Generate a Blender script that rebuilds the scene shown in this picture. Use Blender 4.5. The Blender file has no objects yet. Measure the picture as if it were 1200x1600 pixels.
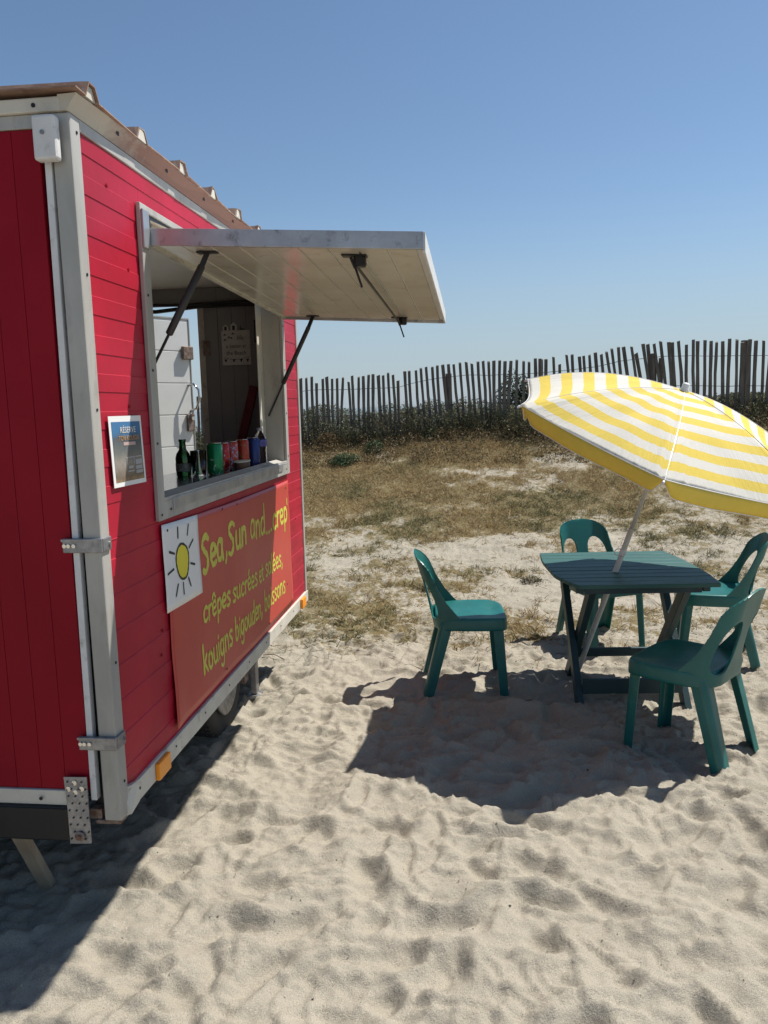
import bpy, bmesh, math, random
import numpy as np
from mathutils import Vector, Matrix
D = bpy.data
S = bpy.context.scene
COL = S.collection
random.seed(7); RNG = np.random.default_rng(7)

# ------------------------------------------------------------------ camera, sky, sun, exposure
cam = D.cameras.new('camera'); camo = D.objects.new('camera', cam); COL.objects.link(camo)
cam.sensor_fit = 'VERTICAL'; cam.sensor_height = 36.0; cam.lens = 27.0
cam.clip_start = 0.05; cam.clip_end = 12000
yc = np.array([139., -168., 1200.]); yc /= np.linalg.norm(yc)
dc = np.array([210., (139*210+1200.**2)/168, 1200.]); dc /= np.linalg.norm(dc)
xc = np.cross(yc, -dc); xc = xc if xc[0] > 0 else -xc
RM = np.stack([xc, yc, -dc], 1)                       # world -> camera (x right, y down, z forward)
mw = Matrix([[RM[0][i], -RM[1][i], -RM[2][i]] for i in range(3)]).to_4x4()
mw.translation = Vector((0, 0, 1.6)); camo.matrix_world = mw
S.camera = camo

SUN = Vector((0.505, 0.355, 1.0)).normalized()
world = D.worlds.new('World'); S.world = world; world.use_nodes = True
wn = world.node_tree; wn.nodes.clear()
sky = wn.nodes.new('ShaderNodeTexSky'); sky.sky_type = 'NISHITA'; sky.sun_disc = False
sky.sun_elevation = math.asin(SUN.z); sky.sun_rotation = math.atan2(SUN.x, SUN.y)
sky.altitude = 0; sky.air_density = 1.0; sky.dust_density = .3; sky.ozone_density = 2.6
bg = wn.nodes.new('ShaderNodeBackground'); bg.inputs['Strength'].default_value = 0.080
wo = wn.nodes.new('ShaderNodeOutputWorld')
tcw = wn.nodes.new('ShaderNodeTexCoord'); sxw = wn.nodes.new('ShaderNodeSeparateXYZ'); wn.links.new(tcw.outputs['Generated'], sxw.inputs[0])
tint = wn.nodes.new('ShaderNodeMixRGB'); tint.blend_type = 'MULTIPLY'; tint.inputs[0].default_value = 1; tint.inputs[2].default_value = (.93, .98, .99, 1); wn.links.new(sky.outputs[0], tint.inputs[1])
hz = wn.nodes.new('ShaderNodeMapRange'); hz.interpolation_type = 'SMOOTHSTEP'; hz.inputs[1].default_value = -.02; hz.inputs[2].default_value = .26; hz.inputs[3].default_value = .85; hz.inputs[4].default_value = 0; wn.links.new(sxw.outputs[2], hz.inputs[0])
mxw = wn.nodes.new('ShaderNodeMixRGB'); mxw.inputs[2].default_value = (3.7, 4.5, 5.3, 1); wn.links.new(hz.outputs[0], mxw.inputs[0]); wn.links.new(tint.outputs[0], mxw.inputs[1])
wn.links.new(mxw.outputs[0], bg.inputs[0]); wn.links.new(bg.outputs[0], wo.inputs[0])
sl = D.lights.new('sun', 'SUN'); sl.energy = 5.0; sl.angle = math.radians(0.53); sl.color = (1.0, 0.955, 0.885)
so = D.objects.new('sun', sl); COL.objects.link(so)
so.rotation_euler = (-SUN).to_track_quat('-Z', 'Y').to_euler(); so.location = (3, 3, 6)
S.view_settings.view_transform = 'Standard'; S.view_settings.look = 'None'
S.view_settings.exposure = 0.45; S.view_settings.gamma = 1.0; S.view_settings.use_curve_mapping = False
S.render.engine = 'CYCLES'

# ------------------------------------------------------------------ helpers
class MB:
    def __init__(s): s.v = []; s.f = []; s.uv = None
    def add(s, vs, fs):
        o = len(s.v); s.v += [tuple(p) for p in vs]; s.f += [tuple(i+o for i in f) for f in fs]; return s
    def box(s, x0, x1, y0, y1, z0, z1):
        return s.add([(x0,y0,z0),(x1,y0,z0),(x1,y1,z0),(x0,y1,z0),(x0,y0,z1),(x1,y0,z1),(x1,y1,z1),(x0,y1,z1)],
                     [(0,3,2,1),(4,5,6,7),(0,1,5,4),(1,2,6,5),(2,3,7,6),(3,0,4,7)])
    def beam(s, a, b, w, t, up=(0,0,1), w2=None, t2=None):      # rectangular bar from a to b
        a = Vector(a); b = Vector(b); d = (b-a).normalized(); u = Vector(up); sx = d.cross(u)
        if sx.length < 1e-4: sx = d.cross(Vector((0,1,0)))
        sx.normalize(); sy = sx.cross(d); w2 = w if w2 is None else w2; t2 = t if t2 is None else t2
        vs = []
        for p, ww, tt in ((a, w, t), (b, w2, t2)):
            for i, j in ((-1,-1),(1,-1),(1,1),(-1,1)): vs.append(p + sx*(i*ww/2) + sy*(j*tt/2))
        return s.add(vs, [(0,1,2,3),(7,6,5,4),(0,4,5,1),(1,5,6,2),(2,6,7,3),(3,7,4,0)])
    def tube(s, pts, r, n=10, cap=True):
        pts = [Vector(p) for p in pts]; rs = r if isinstance(r, (list, tuple)) else [r]*len(pts)
        vs = []; fs = []; prev = None
        for i, p in enumerate(pts):
            d = (pts[min(i+1, len(pts)-1)] - pts[max(i-1, 0)]).normalized()
            if prev is None:
                h = Vector((0,0,1)) if abs(d.z) < .9 else Vector((1,0,0)); u = d.cross(h).normalized()
            else:
                u = (prev - d*prev.dot(d)).normalized()
            prev = u; w = d.cross(u)
            for k in range(n):
                a = 2*math.pi*k/n; vs.append(p + (u*math.cos(a) + w*math.sin(a))*rs[i])
        for i in range(len(pts)-1):
            for k in range(n):
                k2 = (k+1) % n; fs.append((i*n+k, i*n+k2, (i+1)*n+k2, (i+1)*n+k))
        if cap: fs.append(tuple(range(n))[::-1]); fs.append(tuple((len(pts)-1)*n+k for k in range(n)))
        return s.add(vs, fs)
    def lathe(s, prof, c=(0,0,0), n=28, cap=True):             # prof = [(r,z)...] about z
        vs = []; fs = []
        for r, z in prof:
            for k in range(n):
                a = 2*math.pi*k/n; vs.append((c[0]+r*math.cos(a), c[1]+r*math.sin(a), c[2]+z))
        for i in range(len(prof)-1):
            for k in range(n):
                k2 = (k+1) % n; fs.append((i*n+k, i*n+k2, (i+1)*n+k2, (i+1)*n+k))
        if cap: fs.append(tuple(range(n))[::-1]); fs.append(tuple((len(prof)-1)*n+k for k in range(n)))
        return s.add(vs, fs)
    def lathe_x(s, prof, c, n=36):                            # prof = [(r,x)...] about x axis
        o = MB().lathe(prof, (0,0,0), n)
        return s.add([(c[0]+p[2], c[1]+p[0], c[2]+p[1]) for p in o.v], o.f)
    def poly_extrude(s, pts, fn, t):                          # 2D polygon -> fn(u,v,w) world, thickness t
        n = len(pts)
        vs = [fn(p[0], p[1], 0) for p in pts] + [fn(p[0], p[1], t) for p in pts]
        return s.add(vs, [tuple(range(n))[::-1], tuple(range(n, 2*n))] + [(i, (i+1)%n, n+(i+1)%n, n+i) for i in range(n)])

def mesh_obj(name, mb, mat, parent=None, smooth=False, origin=None, bevel=0, solid=0):
    """mb in world coordinates when the thing has an origin; children share their thing's origin"""
    o0 = Vector(parent['_o']) if parent is not None and '_o' in parent else (Vector(origin) if origin is not None else Vector((0,0,0)))
    me = D.meshes.new(name)
    me.from_pydata([(p[0]-o0.x, p[1]-o0.y, p[2]-o0.z) for p in mb.v], [], mb.f)
    me.validate(); me.update()
    bm = bmesh.new(); bm.from_mesh(me)
    if solid == 0: bmesh.ops.recalc_face_normals(bm, faces=bm.faces)
    bm.to_mesh(me); bm.free()
    if smooth: me.polygons.foreach_set('use_smooth', [True]*len(me.polygons))
    ob = D.objects.new(name, me); COL.objects.link(ob)
    if mat: me.materials.append(mat)
    if parent is not None: ob.parent = parent; ob['_o'] = list(o0)
    elif origin is not None: ob.location = o0; ob['_o'] = list(o0)
    if solid:
        m = ob.modifiers.new('solid', 'SOLIDIFY'); m.thickness = solid; m.offset = 0
    if bevel:
        m = ob.modifiers.new('bevel', 'BEVEL'); m.width = bevel; m.segments = 2; m.limit_method = 'ANGLE'; m.angle_limit = math.radians(40)
    return ob
def thing(name, label, cat, loc=(0,0,0), rz=0, group=None):
    o = D.objects.new(name, None); COL.objects.link(o); o.location = loc; o.rotation_euler = (0,0,rz)
    o.empty_display_size = .1
    o['label'] = label; o['category'] = cat; o['_o'] = list(loc)
    if group: o['group'] = group
    return o
def tag(o, label, cat, group=None):
    o['label'] = label; o['category'] = cat
    if group: o['group'] = group
    return o

# ------------------------------------------------------------------ materials
def new_mat(name):
    m = D.materials.new(name); m.use_nodes = True; nt = m.node_tree; nt.nodes.clear()
    out = nt.nodes.new('ShaderNodeOutputMaterial'); b = nt.nodes.new('ShaderNodeBsdfPrincipled')
    nt.links.new(b.outputs[0], out.inputs[0]); return m, nt, b, out
def ramp(nt, fac, stops):
    r = nt.nodes.new('ShaderNodeValToRGB'); nt.links.new(fac, r.inputs[0]); e = r.color_ramp.elements
    while len(e) < len(stops): e.new(.5)
    for el, (p, c) in zip(e, stops): el.position = p; el.color = (*c, 1) if len(c) == 3 else c
    return r
def noise(nt, scale, detail=4, rough=.55, vec=None, dist=0):
    n = nt.nodes.new('ShaderNodeTexNoise'); n.inputs['Scale'].default_value = scale
    n.inputs['Detail'].default_value = detail; n.inputs['Roughness'].default_value = rough; n.inputs['Distortion'].default_value = dist
    if vec is not None: nt.links.new(vec, n.inputs['Vector'])
    return n
def coords(nt, kind='Object', scale=(1,1,1)):
    t = nt.nodes.new('ShaderNodeTexCoord'); mp = nt.nodes.new('ShaderNodeMapping'); mp.inputs['Scale'].default_value = scale
    nt.links.new(t.outputs[kind], mp.inputs['Vector']); return mp.outputs[0]
def bump(nt, b, h, strength, dist=.01):
    bp = nt.nodes.new('ShaderNodeBump'); bp.inputs['Strength'].default_value = strength; bp.inputs['Distance'].default_value = dist
    nt.links.new(h, bp.inputs['Height']); nt.links.new(bp.outputs[0], b.inputs['Normal']); return bp
def surf(name, c1, c2=None, rough=.5, metal=0, nscale=6, bscale=60, bstr=.08, stretch=(1,1,1), rv=.12, dirt=None, spec=.5, pos=(.35,.65)):
    m, nt, b, out = new_mat(name); c2 = c2 or tuple(x*.82 for x in c1)
    v = coords(nt, 'Object', stretch)
    n = noise(nt, nscale, 5, .6, v); r = ramp(nt, n.outputs[0], [(pos[0], c1), (pos[1], c2)])
    last = r.outputs[0]
    if dirt:
        n3 = noise(nt, nscale*2.3, 8, .7, v, .3); r3 = ramp(nt, n3.outputs[0], [(.56, (0,0,0)), (.72, (1,1,1))])
        mx = nt.nodes.new('ShaderNodeMixRGB'); nt.links.new(r3.outputs[0], mx.inputs[0]); nt.links.new(last, mx.inputs[1]); mx.inputs[2].default_value = (*dirt, 1)
        last = mx.outputs[0]
    nt.links.new(last, b.inputs['Base Color'])
    n2 = noise(nt, bscale, 4, .6, v)
    mr = nt.nodes.new('ShaderNodeMapRange'); mr.inputs[3].default_value = max(0, rough-rv); mr.inputs[4].default_value = min(1, rough+rv)
    nt.links.new(n.outputs[0], mr.inputs[0]); nt.links.new(mr.outputs[0], b.inputs['Roughness'])
    b.inputs['Metallic'].default_value = metal; b.inputs['Specular IOR Level'].default_value = spec
    if bstr: bump(nt, b, n2.outputs[0], bstr, .004)
    return m
M = {}
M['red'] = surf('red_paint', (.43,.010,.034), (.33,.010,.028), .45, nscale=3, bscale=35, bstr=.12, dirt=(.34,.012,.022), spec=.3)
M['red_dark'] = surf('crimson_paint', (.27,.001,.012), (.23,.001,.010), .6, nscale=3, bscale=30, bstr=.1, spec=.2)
M['alu'] = surf('dull_aluminium', (.46,.445,.41), (.34,.33,.30), .55, .2, nscale=5, bscale=90, bstr=.06, dirt=(.28,.26,.23), stretch=(1,1,.3))
M['alu_bright'] = surf('aluminium_edge', (.46,.47,.48), (.33,.34,.36), .38, .6, nscale=7, bscale=50, bstr=.06, dirt=(.16,.15,.15))
M['cream_trim'] = surf('cream_trim', (.62,.59,.51), (.50,.47,.40), .55, nscale=5, bscale=60, dirt=(.25,.22,.17))
M['white_paint'] = surf('white_paint', (.74,.74,.71), (.66,.66,.63), .4, nscale=3, bscale=40, bstr=.05)
M['white_strip'] = surf('white_strip', (.68,.68,.67), (.58,.58,.57), .5, nscale=9, bscale=60, dirt=(.4,.38,.35))
M['liner'] = surf('interior_sheet', (.27,.27,.27), (.23,.23,.23), .6, nscale=2, bscale=20, bstr=.05)
M['ceiling'] = surf('ceiling_sheet', (.70,.68,.60), (.62,.59,.50), .4, nscale=2, bscale=20, bstr=.05)
M['flap_board'] = surf('flap_board', (.60,.57,.49), (.50,.47,.39), .22, nscale=4, bscale=16, bstr=.03, dirt=(.42,.37,.28), rv=.05, spec=.6)
M['black'] = surf('black_plastic', (.018,.018,.02), (.03,.03,.03), .5)
M['black_metal'] = surf('black_metal', (.010,.011,.014), (.018,.018,.02), .4, .0, spec=.3)
M['rusty'] = surf('rusty_steel', (.16,.075,.04), (.30,.27,.24), .7, .4, nscale=40)
M['galv'] = surf('galvanised_steel', (.34,.34,.35), (.22,.22,.23), .45, .7, nscale=30, dirt=(.15,.12,.1))
M['steel'] = surf('counter_steel', (.55,.56,.56), (.48,.49,.5), .16, .9, nscale=3, bscale=15, bstr=.02, rv=.05)
M['rubber'] = surf('rubber', (.03,.03,.03), (.05,.047,.042), .85)
M['chrome'] = surf('chrome', (.7,.7,.7), (.6,.6,.6), .15, 1., bstr=0)
M['amber'] = surf('amber_reflector', (.95,.33,.012), (.90,.29,.01), .25, bscale=300, bstr=.3)
M['dark_red_plank'] = surf('dark_red_plank', (.16,.008,.016), (.12,.006,.012), .5)
M['green_plastic'] = surf('green_plastic', (.006,.128,.118), (.005,.100,.092), .36, nscale=5, bscale=120, bstr=.05, dirt=(.035,.15,.12), rv=.14)
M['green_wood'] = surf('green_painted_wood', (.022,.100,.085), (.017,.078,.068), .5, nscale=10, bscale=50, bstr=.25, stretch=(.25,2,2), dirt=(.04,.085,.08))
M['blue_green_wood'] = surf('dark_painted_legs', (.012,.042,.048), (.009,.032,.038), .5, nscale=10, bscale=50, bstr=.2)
M['pole'] = surf('white_pole', (.62,.62,.59), (.52,.52,.49), .4, dirt=(.4,.37,.3))
M['wood_prop'] = surf('weathered_wood', (.34,.28,.20), (.22,.17,.12), .8, nscale=12, bscale=60, bstr=.4, stretch=(1,1,.3))
M['fence_wood'] = surf('grey_chestnut', (.19,.165,.135), (.09,.077,.062), .85, nscale=22, bscale=60, bstr=.6, stretch=(1,1,.12), dirt=(.19,.17,.145))
M['wire'] = surf('rusty_wire', (.10,.09,.08), (.07,.06,.05), .7, .5)
M['banner'] = surf('banner_vinyl', (.50,.062,.045), (.45,.052,.040), .42, nscale=2, bscale=5, bstr=.12, rv=.08)
M['letter'] = surf('yellow_lettering', (.64,.60,.08), (.55,.52,.09), .5, nscale=30, bscale=80)
M['sun_yellow'] = surf('sun_yellow', (.78,.68,.04), (.72,.62,.04), .5)
M['paper'] = surf('white_vinyl', (.78,.78,.77), (.74,.74,.73), .4, bscale=12)
M['ink'] = surf('black_ink', (.02,.02,.018), (.03,.03,.02), .6)
M['twig'] = surf('dry_twig', (.20,.13,.07), (.12,.08,.045), .9, nscale=30)
def glass(name, col, rough=.03, ior=1.45, alpha=None):
    m, nt, b, out = new_mat(name); b.inputs['Base Color'].default_value = (*col, 1); b.inputs['Roughness'].default_value = rough
    b.inputs['Transmission Weight'].default_value = 1; b.inputs['IOR'].default_value = ior; return m
M['green_glass'] = glass('green_bottle_glass', (.02,.09,.03))
M['clear_glass'] = glass('clear_glass', (.93,.97,.95))
M['clear_plastic'] = glass('clear_plastic', (.88,.90,.93), .12, 1.2)
def can_mat(name, base, spot, thr=.56, sc=38):
    m, nt, b, out = new_mat(name); v = coords(nt, 'Object', (1,1,.8)); n = noise(nt, sc, 2, .5, v, 1.2)
    r = ramp(nt, n.outputs[0], [(thr, base), (thr+.03, spot)]); nt.links.new(r.outputs[0], b.inputs['Base Color'])
    b.inputs['Metallic'].default_value = .35; b.inputs['Roughness'].default_value = .28; return m

# sand / dune ground
def ground_mat():
    m, nt, b, out = new_mat('dune_sand'); L = nt.links
    v = coords(nt)
    n1 = noise(nt, 1.3, 5, .6, v); n2 = noise(nt, 420, 3, .7, v); n3 = noise(nt, 28, 6, .65, v)
    base = ramp(nt, n1.outputs[0], [(.3, (.378,.342,.275)), (.7, (.330,.297,.237))])
    grain = ramp(nt, n2.outputs[0], [(.32, (.20,.19,.17)), (.43, (.86,.86,.86)), (.60, (1.05,1.05,1.05)), (.74, (1.7,1.68,1.6))])
    mul = nt.nodes.new('ShaderNodeMixRGB'); mul.blend_type = 'MULTIPLY'; mul.inputs[0].default_value = 1
    L.new(base.outputs[0], mul.inputs[1]); L.new(grain.outputs[0], mul.inputs[2])
    # litter and moss where vegetation grows (mask painted per vertex from the planting map)
    at = nt.nodes.new('ShaderNodeAttribute'); at.attribute_name = 'veg'
    nn = noise(nt, 13, 10, .80, v, .4)
    veg = ramp(nt, n3.outputs[0], [(.3, (.095,.072,.036)), (.48, (.19,.142,.072)), (.56, (.115,.105,.045)), (.72, (.27,.23,.155))])
    ad = nt.nodes.new('ShaderNodeMath'); ad.operation = 'ADD'; L.new(at.outputs['Fac'], ad.inputs[0])
    sb = nt.nodes.new('ShaderNodeMath'); sb.operation = 'MULTIPLY_ADD'; sb.inputs[1].default_value = 3.2; sb.inputs[2].default_value = -1.62
    L.new(nn.outputs[0], sb.inputs[0]); L.new(sb.outputs[0], ad.inputs[1])
    msk = ramp(nt, ad.outputs[0], [(.44, (0,0,0)), (.74, (1,1,1))])
    mx = nt.nodes.new('ShaderNodeMixRGB'); L.new(msk.outputs[0], mx.inputs[0]); L.new(mul.outputs[0], mx.inputs[1]); L.new(veg.outputs[0], mx.inputs[2])
    L.new(mx.outputs[0], b.inputs['Base Color']); b.inputs['Roughness'].default_value = .95; b.inputs['Specular IOR Level'].default_value = .15
    n4 = noise(nt, 60, 6, .7, v); a2 = nt.nodes.new('ShaderNodeMath'); a2.operation = 'MULTIPLY_ADD'; a2.inputs[1].default_value = .35
    n5 = noise(nt, 17, 9, .60, v, .8); a3 = nt.nodes.new('ShaderNodeMath'); a3.operation = 'MULTIPLY_ADD'; a3.inputs[1].default_value = 1.3; L.new(n5.outputs[0], a3.inputs[0]); L.new(n4.outputs[0], a3.inputs[2])
    L.new(n2.outputs[0], a2.inputs[0]); L.new(a3.outputs[0], a2.inputs[2]); bump(nt, b, a2.outputs[0], .6, .010)
    return m
M['sand'] = ground_mat()
def attr_mat(name, rough=.8, transl=.25):
    m, nt, b, out = new_mat(name); at = nt.nodes.new('ShaderNodeAttribute'); at.attribute_name = 'col'
    nt.links.new(at.outputs['Color'], b.inputs['Base Color']); b.inputs['Roughness'].default_value = rough; b.inputs['Specular IOR Level'].default_value = .2
    if transl:
        t = nt.nodes.new('ShaderNodeBsdfTranslucent'); nt.links.new(at.outputs['Color'], t.inputs['Color'])
        mx = nt.nodes.new('ShaderNodeMixShader'); mx.inputs[0].default_value = transl
        nt.links.new(b.outputs[0], mx.inputs[1]); nt.links.new(t.outputs[0], mx.inputs[2]); nt.links.new(mx.outputs[0], out.inputs[0])
    return m
M['blade'] = attr_mat('grass_blade'); M['leaf'] = attr_mat('leaf', .55, .3)

# ------------------------------------------------------------------ numpy noise
def _h(ix, iy, s):
    n = (ix.astype(np.int64)*374761393 + iy.astype(np.int64)*668265263 + s*974634777) & 0xffffffff
    n = ((n ^ (n >> 13))*1274126177) & 0xffffffff; n = ((n ^ (n >> 16))*2246822519) & 0xffffffff
    return ((n ^ (n >> 15)) & 0xffffff)/float(0xffffff)
def vn(x, y, s=0):
    ix = np.floor(x); iy = np.floor(y); fx = x-ix; fy = y-iy
    fx = fx*fx*fx*(fx*(fx*6-15)+10); fy = fy*fy*fy*(fy*(fy*6-15)+10)
    a = _h(ix, iy, s); b = _h(ix+1, iy, s); c = _h(ix, iy+1, s); d = _h(ix+1, iy+1, s)
    return (a+(b-a)*fx)*(1-fy) + (c+(d-c)*fx)*fy
def fbm(x, y, s=0, o=4, g=.5):
    r = 0; a = 1; t = 0
    for i in range(o): r = r+a*vn(x*2**i+i*17.3, y*2**i-i*9.1, s+i); t += a; a *= g
    return r/t
def cells(x, y, s, k=9.):                               # soft Worley bowls with crests between them
    ix = np.floor(x); iy = np.floor(y); acc = 0; wsum = 0
    for dx in (-1, 0, 1):
        for dy in (-1, 0, 1):
            cx = ix+dx; cy = iy+dy; px = cx+_h(cx, cy, s)*.9+.05; py = cy+_h(cx, cy, s+5)*.9+.05
            d = np.sqrt((x-px)**2+(y-py)**2); w = np.exp(-k*d); dep = .35+.65*_h(cx, cy, s+9)
            acc = acc+w*(d**1.6)*dep; wsum = wsum+w
    return acc/wsum
def sstep(a, b, x): t = np.clip((x-a)/(b-a), 0, 1); return t*t*(3-2*t)
FX = np.array([-60, -8, -4.3, -2.6, -1.8, -1.1, -.75, -.2, .3, .9, 1.4, 1.75, 2.3, 2.8, 4.0, 8, 60.])
FZ = np.array([.6, .7, .82, 1.10, 1.12, 1.14, 1.20, 1.25, 1.24, 1.24, 1.27, 1.31, 1.38, 1.42, 1.42, 1.5, 1.2])
def fence_y(x): return 12.02 - .175*(x-.3)*np.clip((x+6)/6, 0, 1)*(np.abs(x) < 9)
def base_h(x, y):
    x = np.asarray(x, float); y = np.asarray(y, float)
    zf = np.interp(x, FX, FZ); fy = fence_y(np.clip(x, -8.5, 8.5))
    t = np.clip((y-6.2)/(fy-6.2), 0, 1); r = (t**1.35)*(1-.12*np.sin(t*math.pi))
    h = zf*r
    h = h - sstep(2.0, 22, y-fy)*(zf+3.2)                 # seaward side falls to the beach
    h = h + .035*(fbm(x*.7, y*.7, 3, 3)-.5)*(y > 0)
    h = h + .10*(fbm(x*.9+3, y*.9, 11, 3)-.5)*sstep(6.0, 8.5, y)*(1-sstep(20, 30, y))
    h = h - .05*sstep(-1.0, -1.5, x)*(1-sstep(5., 6., y))  # slightly scooped under the trailer
    return h
def base1(x, y): return float(base_h(np.array([x]), np.array([y]))[0])
def veg_mask(x, y):
    n = fbm(x*.55+5, y*.8, 21, 4, .55); n2 = fbm(x*2.3, y*2.9, 31, 4, .6)
    v = (n-.5)*1.2+(n2-.5)*1.3
    g = np.interp(y, [4.0, 5.0, 6.0, 7.0, 7.8, 8.6, 10, 11.5, 12.5], [-.9, -.14, .10, .09, .22, .47, .50, .54, .8])
    left = sstep(.2, -1.0, x)*sstep(4.4, 5.6, y)*.20
    return np.clip(.42+v+g+left, 0, 1.3)*sstep(3.8, 5.2, y)

# ------------------------------------------------------------------ ground: one sheet to the horizon
def axis(lo, hi, d, far_lo, far_hi, g):
    a = list(np.arange(lo, hi, d)); s = d; p = hi
    while p < far_hi: a.append(p); s *= g; p += s
    s = d; p = lo-d; b = []
    while p > far_lo: b.append(p); s *= g; p -= s
    return np.array(b[::-1]+a)
gx = axis(-1.75, 2.35, .0112, -4000, 4000, 1.045)
gy = axis(1.25, 5.4, .0112, -300, 14, 1.0085); gy = np.concatenate([gy, axis(14.1, 14.2, .12, 14.1, 6000, 1.07)])
X, Y = np.meshgrid(gx, gy)
Z = base_h(X, Y)
wx = X+.10*(fbm(X*4, Y*4, 41, 3)-.5); wy = Y+.10*(fbm(X*4+9, Y*4, 51, 3)-.5)
near = (1-sstep(7.5, 9.5, Y))*(1-sstep(4, 8, np.abs(X)))*sstep(-3, 0, Y)
amp = .35+1.0*fbm(X*1.1, Y*1.1, 61, 3)
def ridged(x, y, s): return (1-np.abs(2*fbm(x, y, s, 3, .42)-1))**5
w2x = X+.22*(fbm(X*1.6, Y*1.6, 441, 3)-.5); w2y = Y+.22*(fbm(X*1.6+9, Y*1.6, 451, 3)-.5)
det = .030*ridged(w2x*2.6, w2y*4.2, 431)+.016*ridged(w2x*5.5+3, w2y*8.0, 435) + .040*cells(wx/.24, wy/.17, 71, 24.)*amp + .024*cells(wx/.105+4, wy/.085, 81, 20.)*(.25+fbm(X*1.7, Y*1.7, 66, 2)) + .008*cells(wx/.045+4, wy/.04, 85, 12.)*fbm(X*2.7, Y*2.7, 67, 2) + .045*(fbm(X*2.1, Y*2.1, 91, 2)-.5)
det += .008*(fbm(X*24, Y*24, 95, 3, .6)-.5)
for (sc_, sd, am) in ((1.9, 401, .019), (3.3, 411, .015), (6.1, 421, .008)):
    q = fbm(wx*sc_+sd, wy*sc_*1.25, sd, 3, .45); lv = q*7.0; fr_ = lv-np.floor(lv)
    det += am*(sstep(.0, .16, fr_)-fr_)*(.4+1.0*vn(X*1.4+sd, Y*1.4, sd+7))
rip = np.sin((wy*1.0+wx*.55)*2*math.pi/.052+5*fbm(X*3, Y*3, 99, 2)); det += .0016*rip*1.6*sstep(.52, .68, fbm(X*1.9+7, Y*1.9, 98, 2))
soft = 1-.55*sstep(4.6, 6.2, Y)
# trodden footprints
for i in range(300):
    cx = random.uniform(-1.25, 3.2); cy = random.uniform(1.3, 6.6); a = random.uniform(0, math.pi)
    la = random.uniform(.045, .11); lb = random.uniform(.030, .050); dp = random.uniform(.004, .014)
    i0, i1 = np.searchsorted(gx, [cx-.26, cx+.26]); j0, j1 = np.searchsorted(gy, [cy-.26, cy+.26])
    xx = X[j0:j1, i0:i1]-cx; yy = Y[j0:j1, i0:i1]-cy
    u = (xx*math.cos(a)+yy*math.sin(a))/la; w = (-xx*math.sin(a)+yy*math.cos(a))/lb
    w = w*(1+.25*u); r = np.sqrt(u*u+w*w)
    bowl = -1.2*dp*np.exp(-(r/1.02)**8)*(1+.35*u) + .55*dp*np.exp(-((r-1.38)/.28)**2)*(.6+.5*u/(r+.3))
    det[j0:j1, i0:i1] = det[j0:j1, i0:i1]*(1-.55*np.exp(-(r/1.15)**4)) + bowl
for _ in range(4):                                      # dry sand cannot stand steeper than its angle of repose
    g0, g1 = np.gradient(det, gy, gx); st = sstep(.75, 1.3, np.hypot(g0, g1)); bl = det.copy()
    bl[1:-1, 1:-1] = (det[:-2, 1:-1]+det[2:, 1:-1]+det[1:-1, :-2]+det[1:-1, 2:]+det[:-2, :-2]+det[2:, 2:]+det[:-2, 2:]+det[2:, :-2])/8; det = det*(1-st)+bl*st
Z = Z + (det-.016)*near*soft + .03*(fbm(X*5, Y*5, 77, 4)-.5)*sstep(6, 8, Y)*(1-sstep(14, 18, Y))
ny, nx = X.shape
co = np.stack([X, Y, Z], -1).reshape(-1, 3).astype(np.float32)
ii = np.arange(nx*ny).reshape(ny, nx)
quads = np.stack([ii[:-1, :-1], ii[:-1, 1:], ii[1:, 1:], ii[1:, :-1]], -1).reshape(-1, 4)
def np_mesh(name, co, faces, k):
    me = D.meshes.new(name); me.vertices.add(len(co)); me.vertices.foreach_set('co', co.astype(np.float32).ravel())
    nf = len(faces); me.loops.add(nf*k); me.loops.foreach_set('vertex_index', faces.astype(np.int32).ravel())
    me.polygons.add(nf); me.polygons.foreach_set('loop_start', np.arange(0, nf*k, k, dtype=np.int32))
    me.polygons.foreach_set('loop_total', np.full(nf, k, dtype=np.int32)); me.update(calc_edges=True); return me
gm = np_mesh('ground', co, quads, 4); gm.polygons.foreach_set('use_smooth', np.ones(len(quads), bool))
vm = veg_mask(X, Y)
vm = np.where(Y > 30, 0, vm)
at = gm.attributes.new('veg', 'FLOAT', 'POINT'); at.data.foreach_set('value', vm.ravel().astype(np.float32))
gm.materials.append(M['sand']); go = D.objects.new('ground', gm); COL.objects.link(go); go['kind'] = 'structure'
HG = Z
def ground_z(x, y):                                     # height of the finished sand surface
    i = min(max(np.searchsorted(gx, x), 1), nx-1); j = min(max(np.searchsorted(gy, y), 1), ny-1); return float(Z[j, i])
sea_m = surf('sea_water', (.03,.08,.11), (.03,.07,.10), .12, nscale=.02, bscale=1.5, bstr=.5)
sea = mesh_obj('sea', MB().add([(-5500,60,-1.3),(5500,60,-1.3),(5500,5900,-1.3),(-5500,5900,-1.3)], [(0,1,2,3)]), sea_m); sea['kind'] = 'structure'

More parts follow.
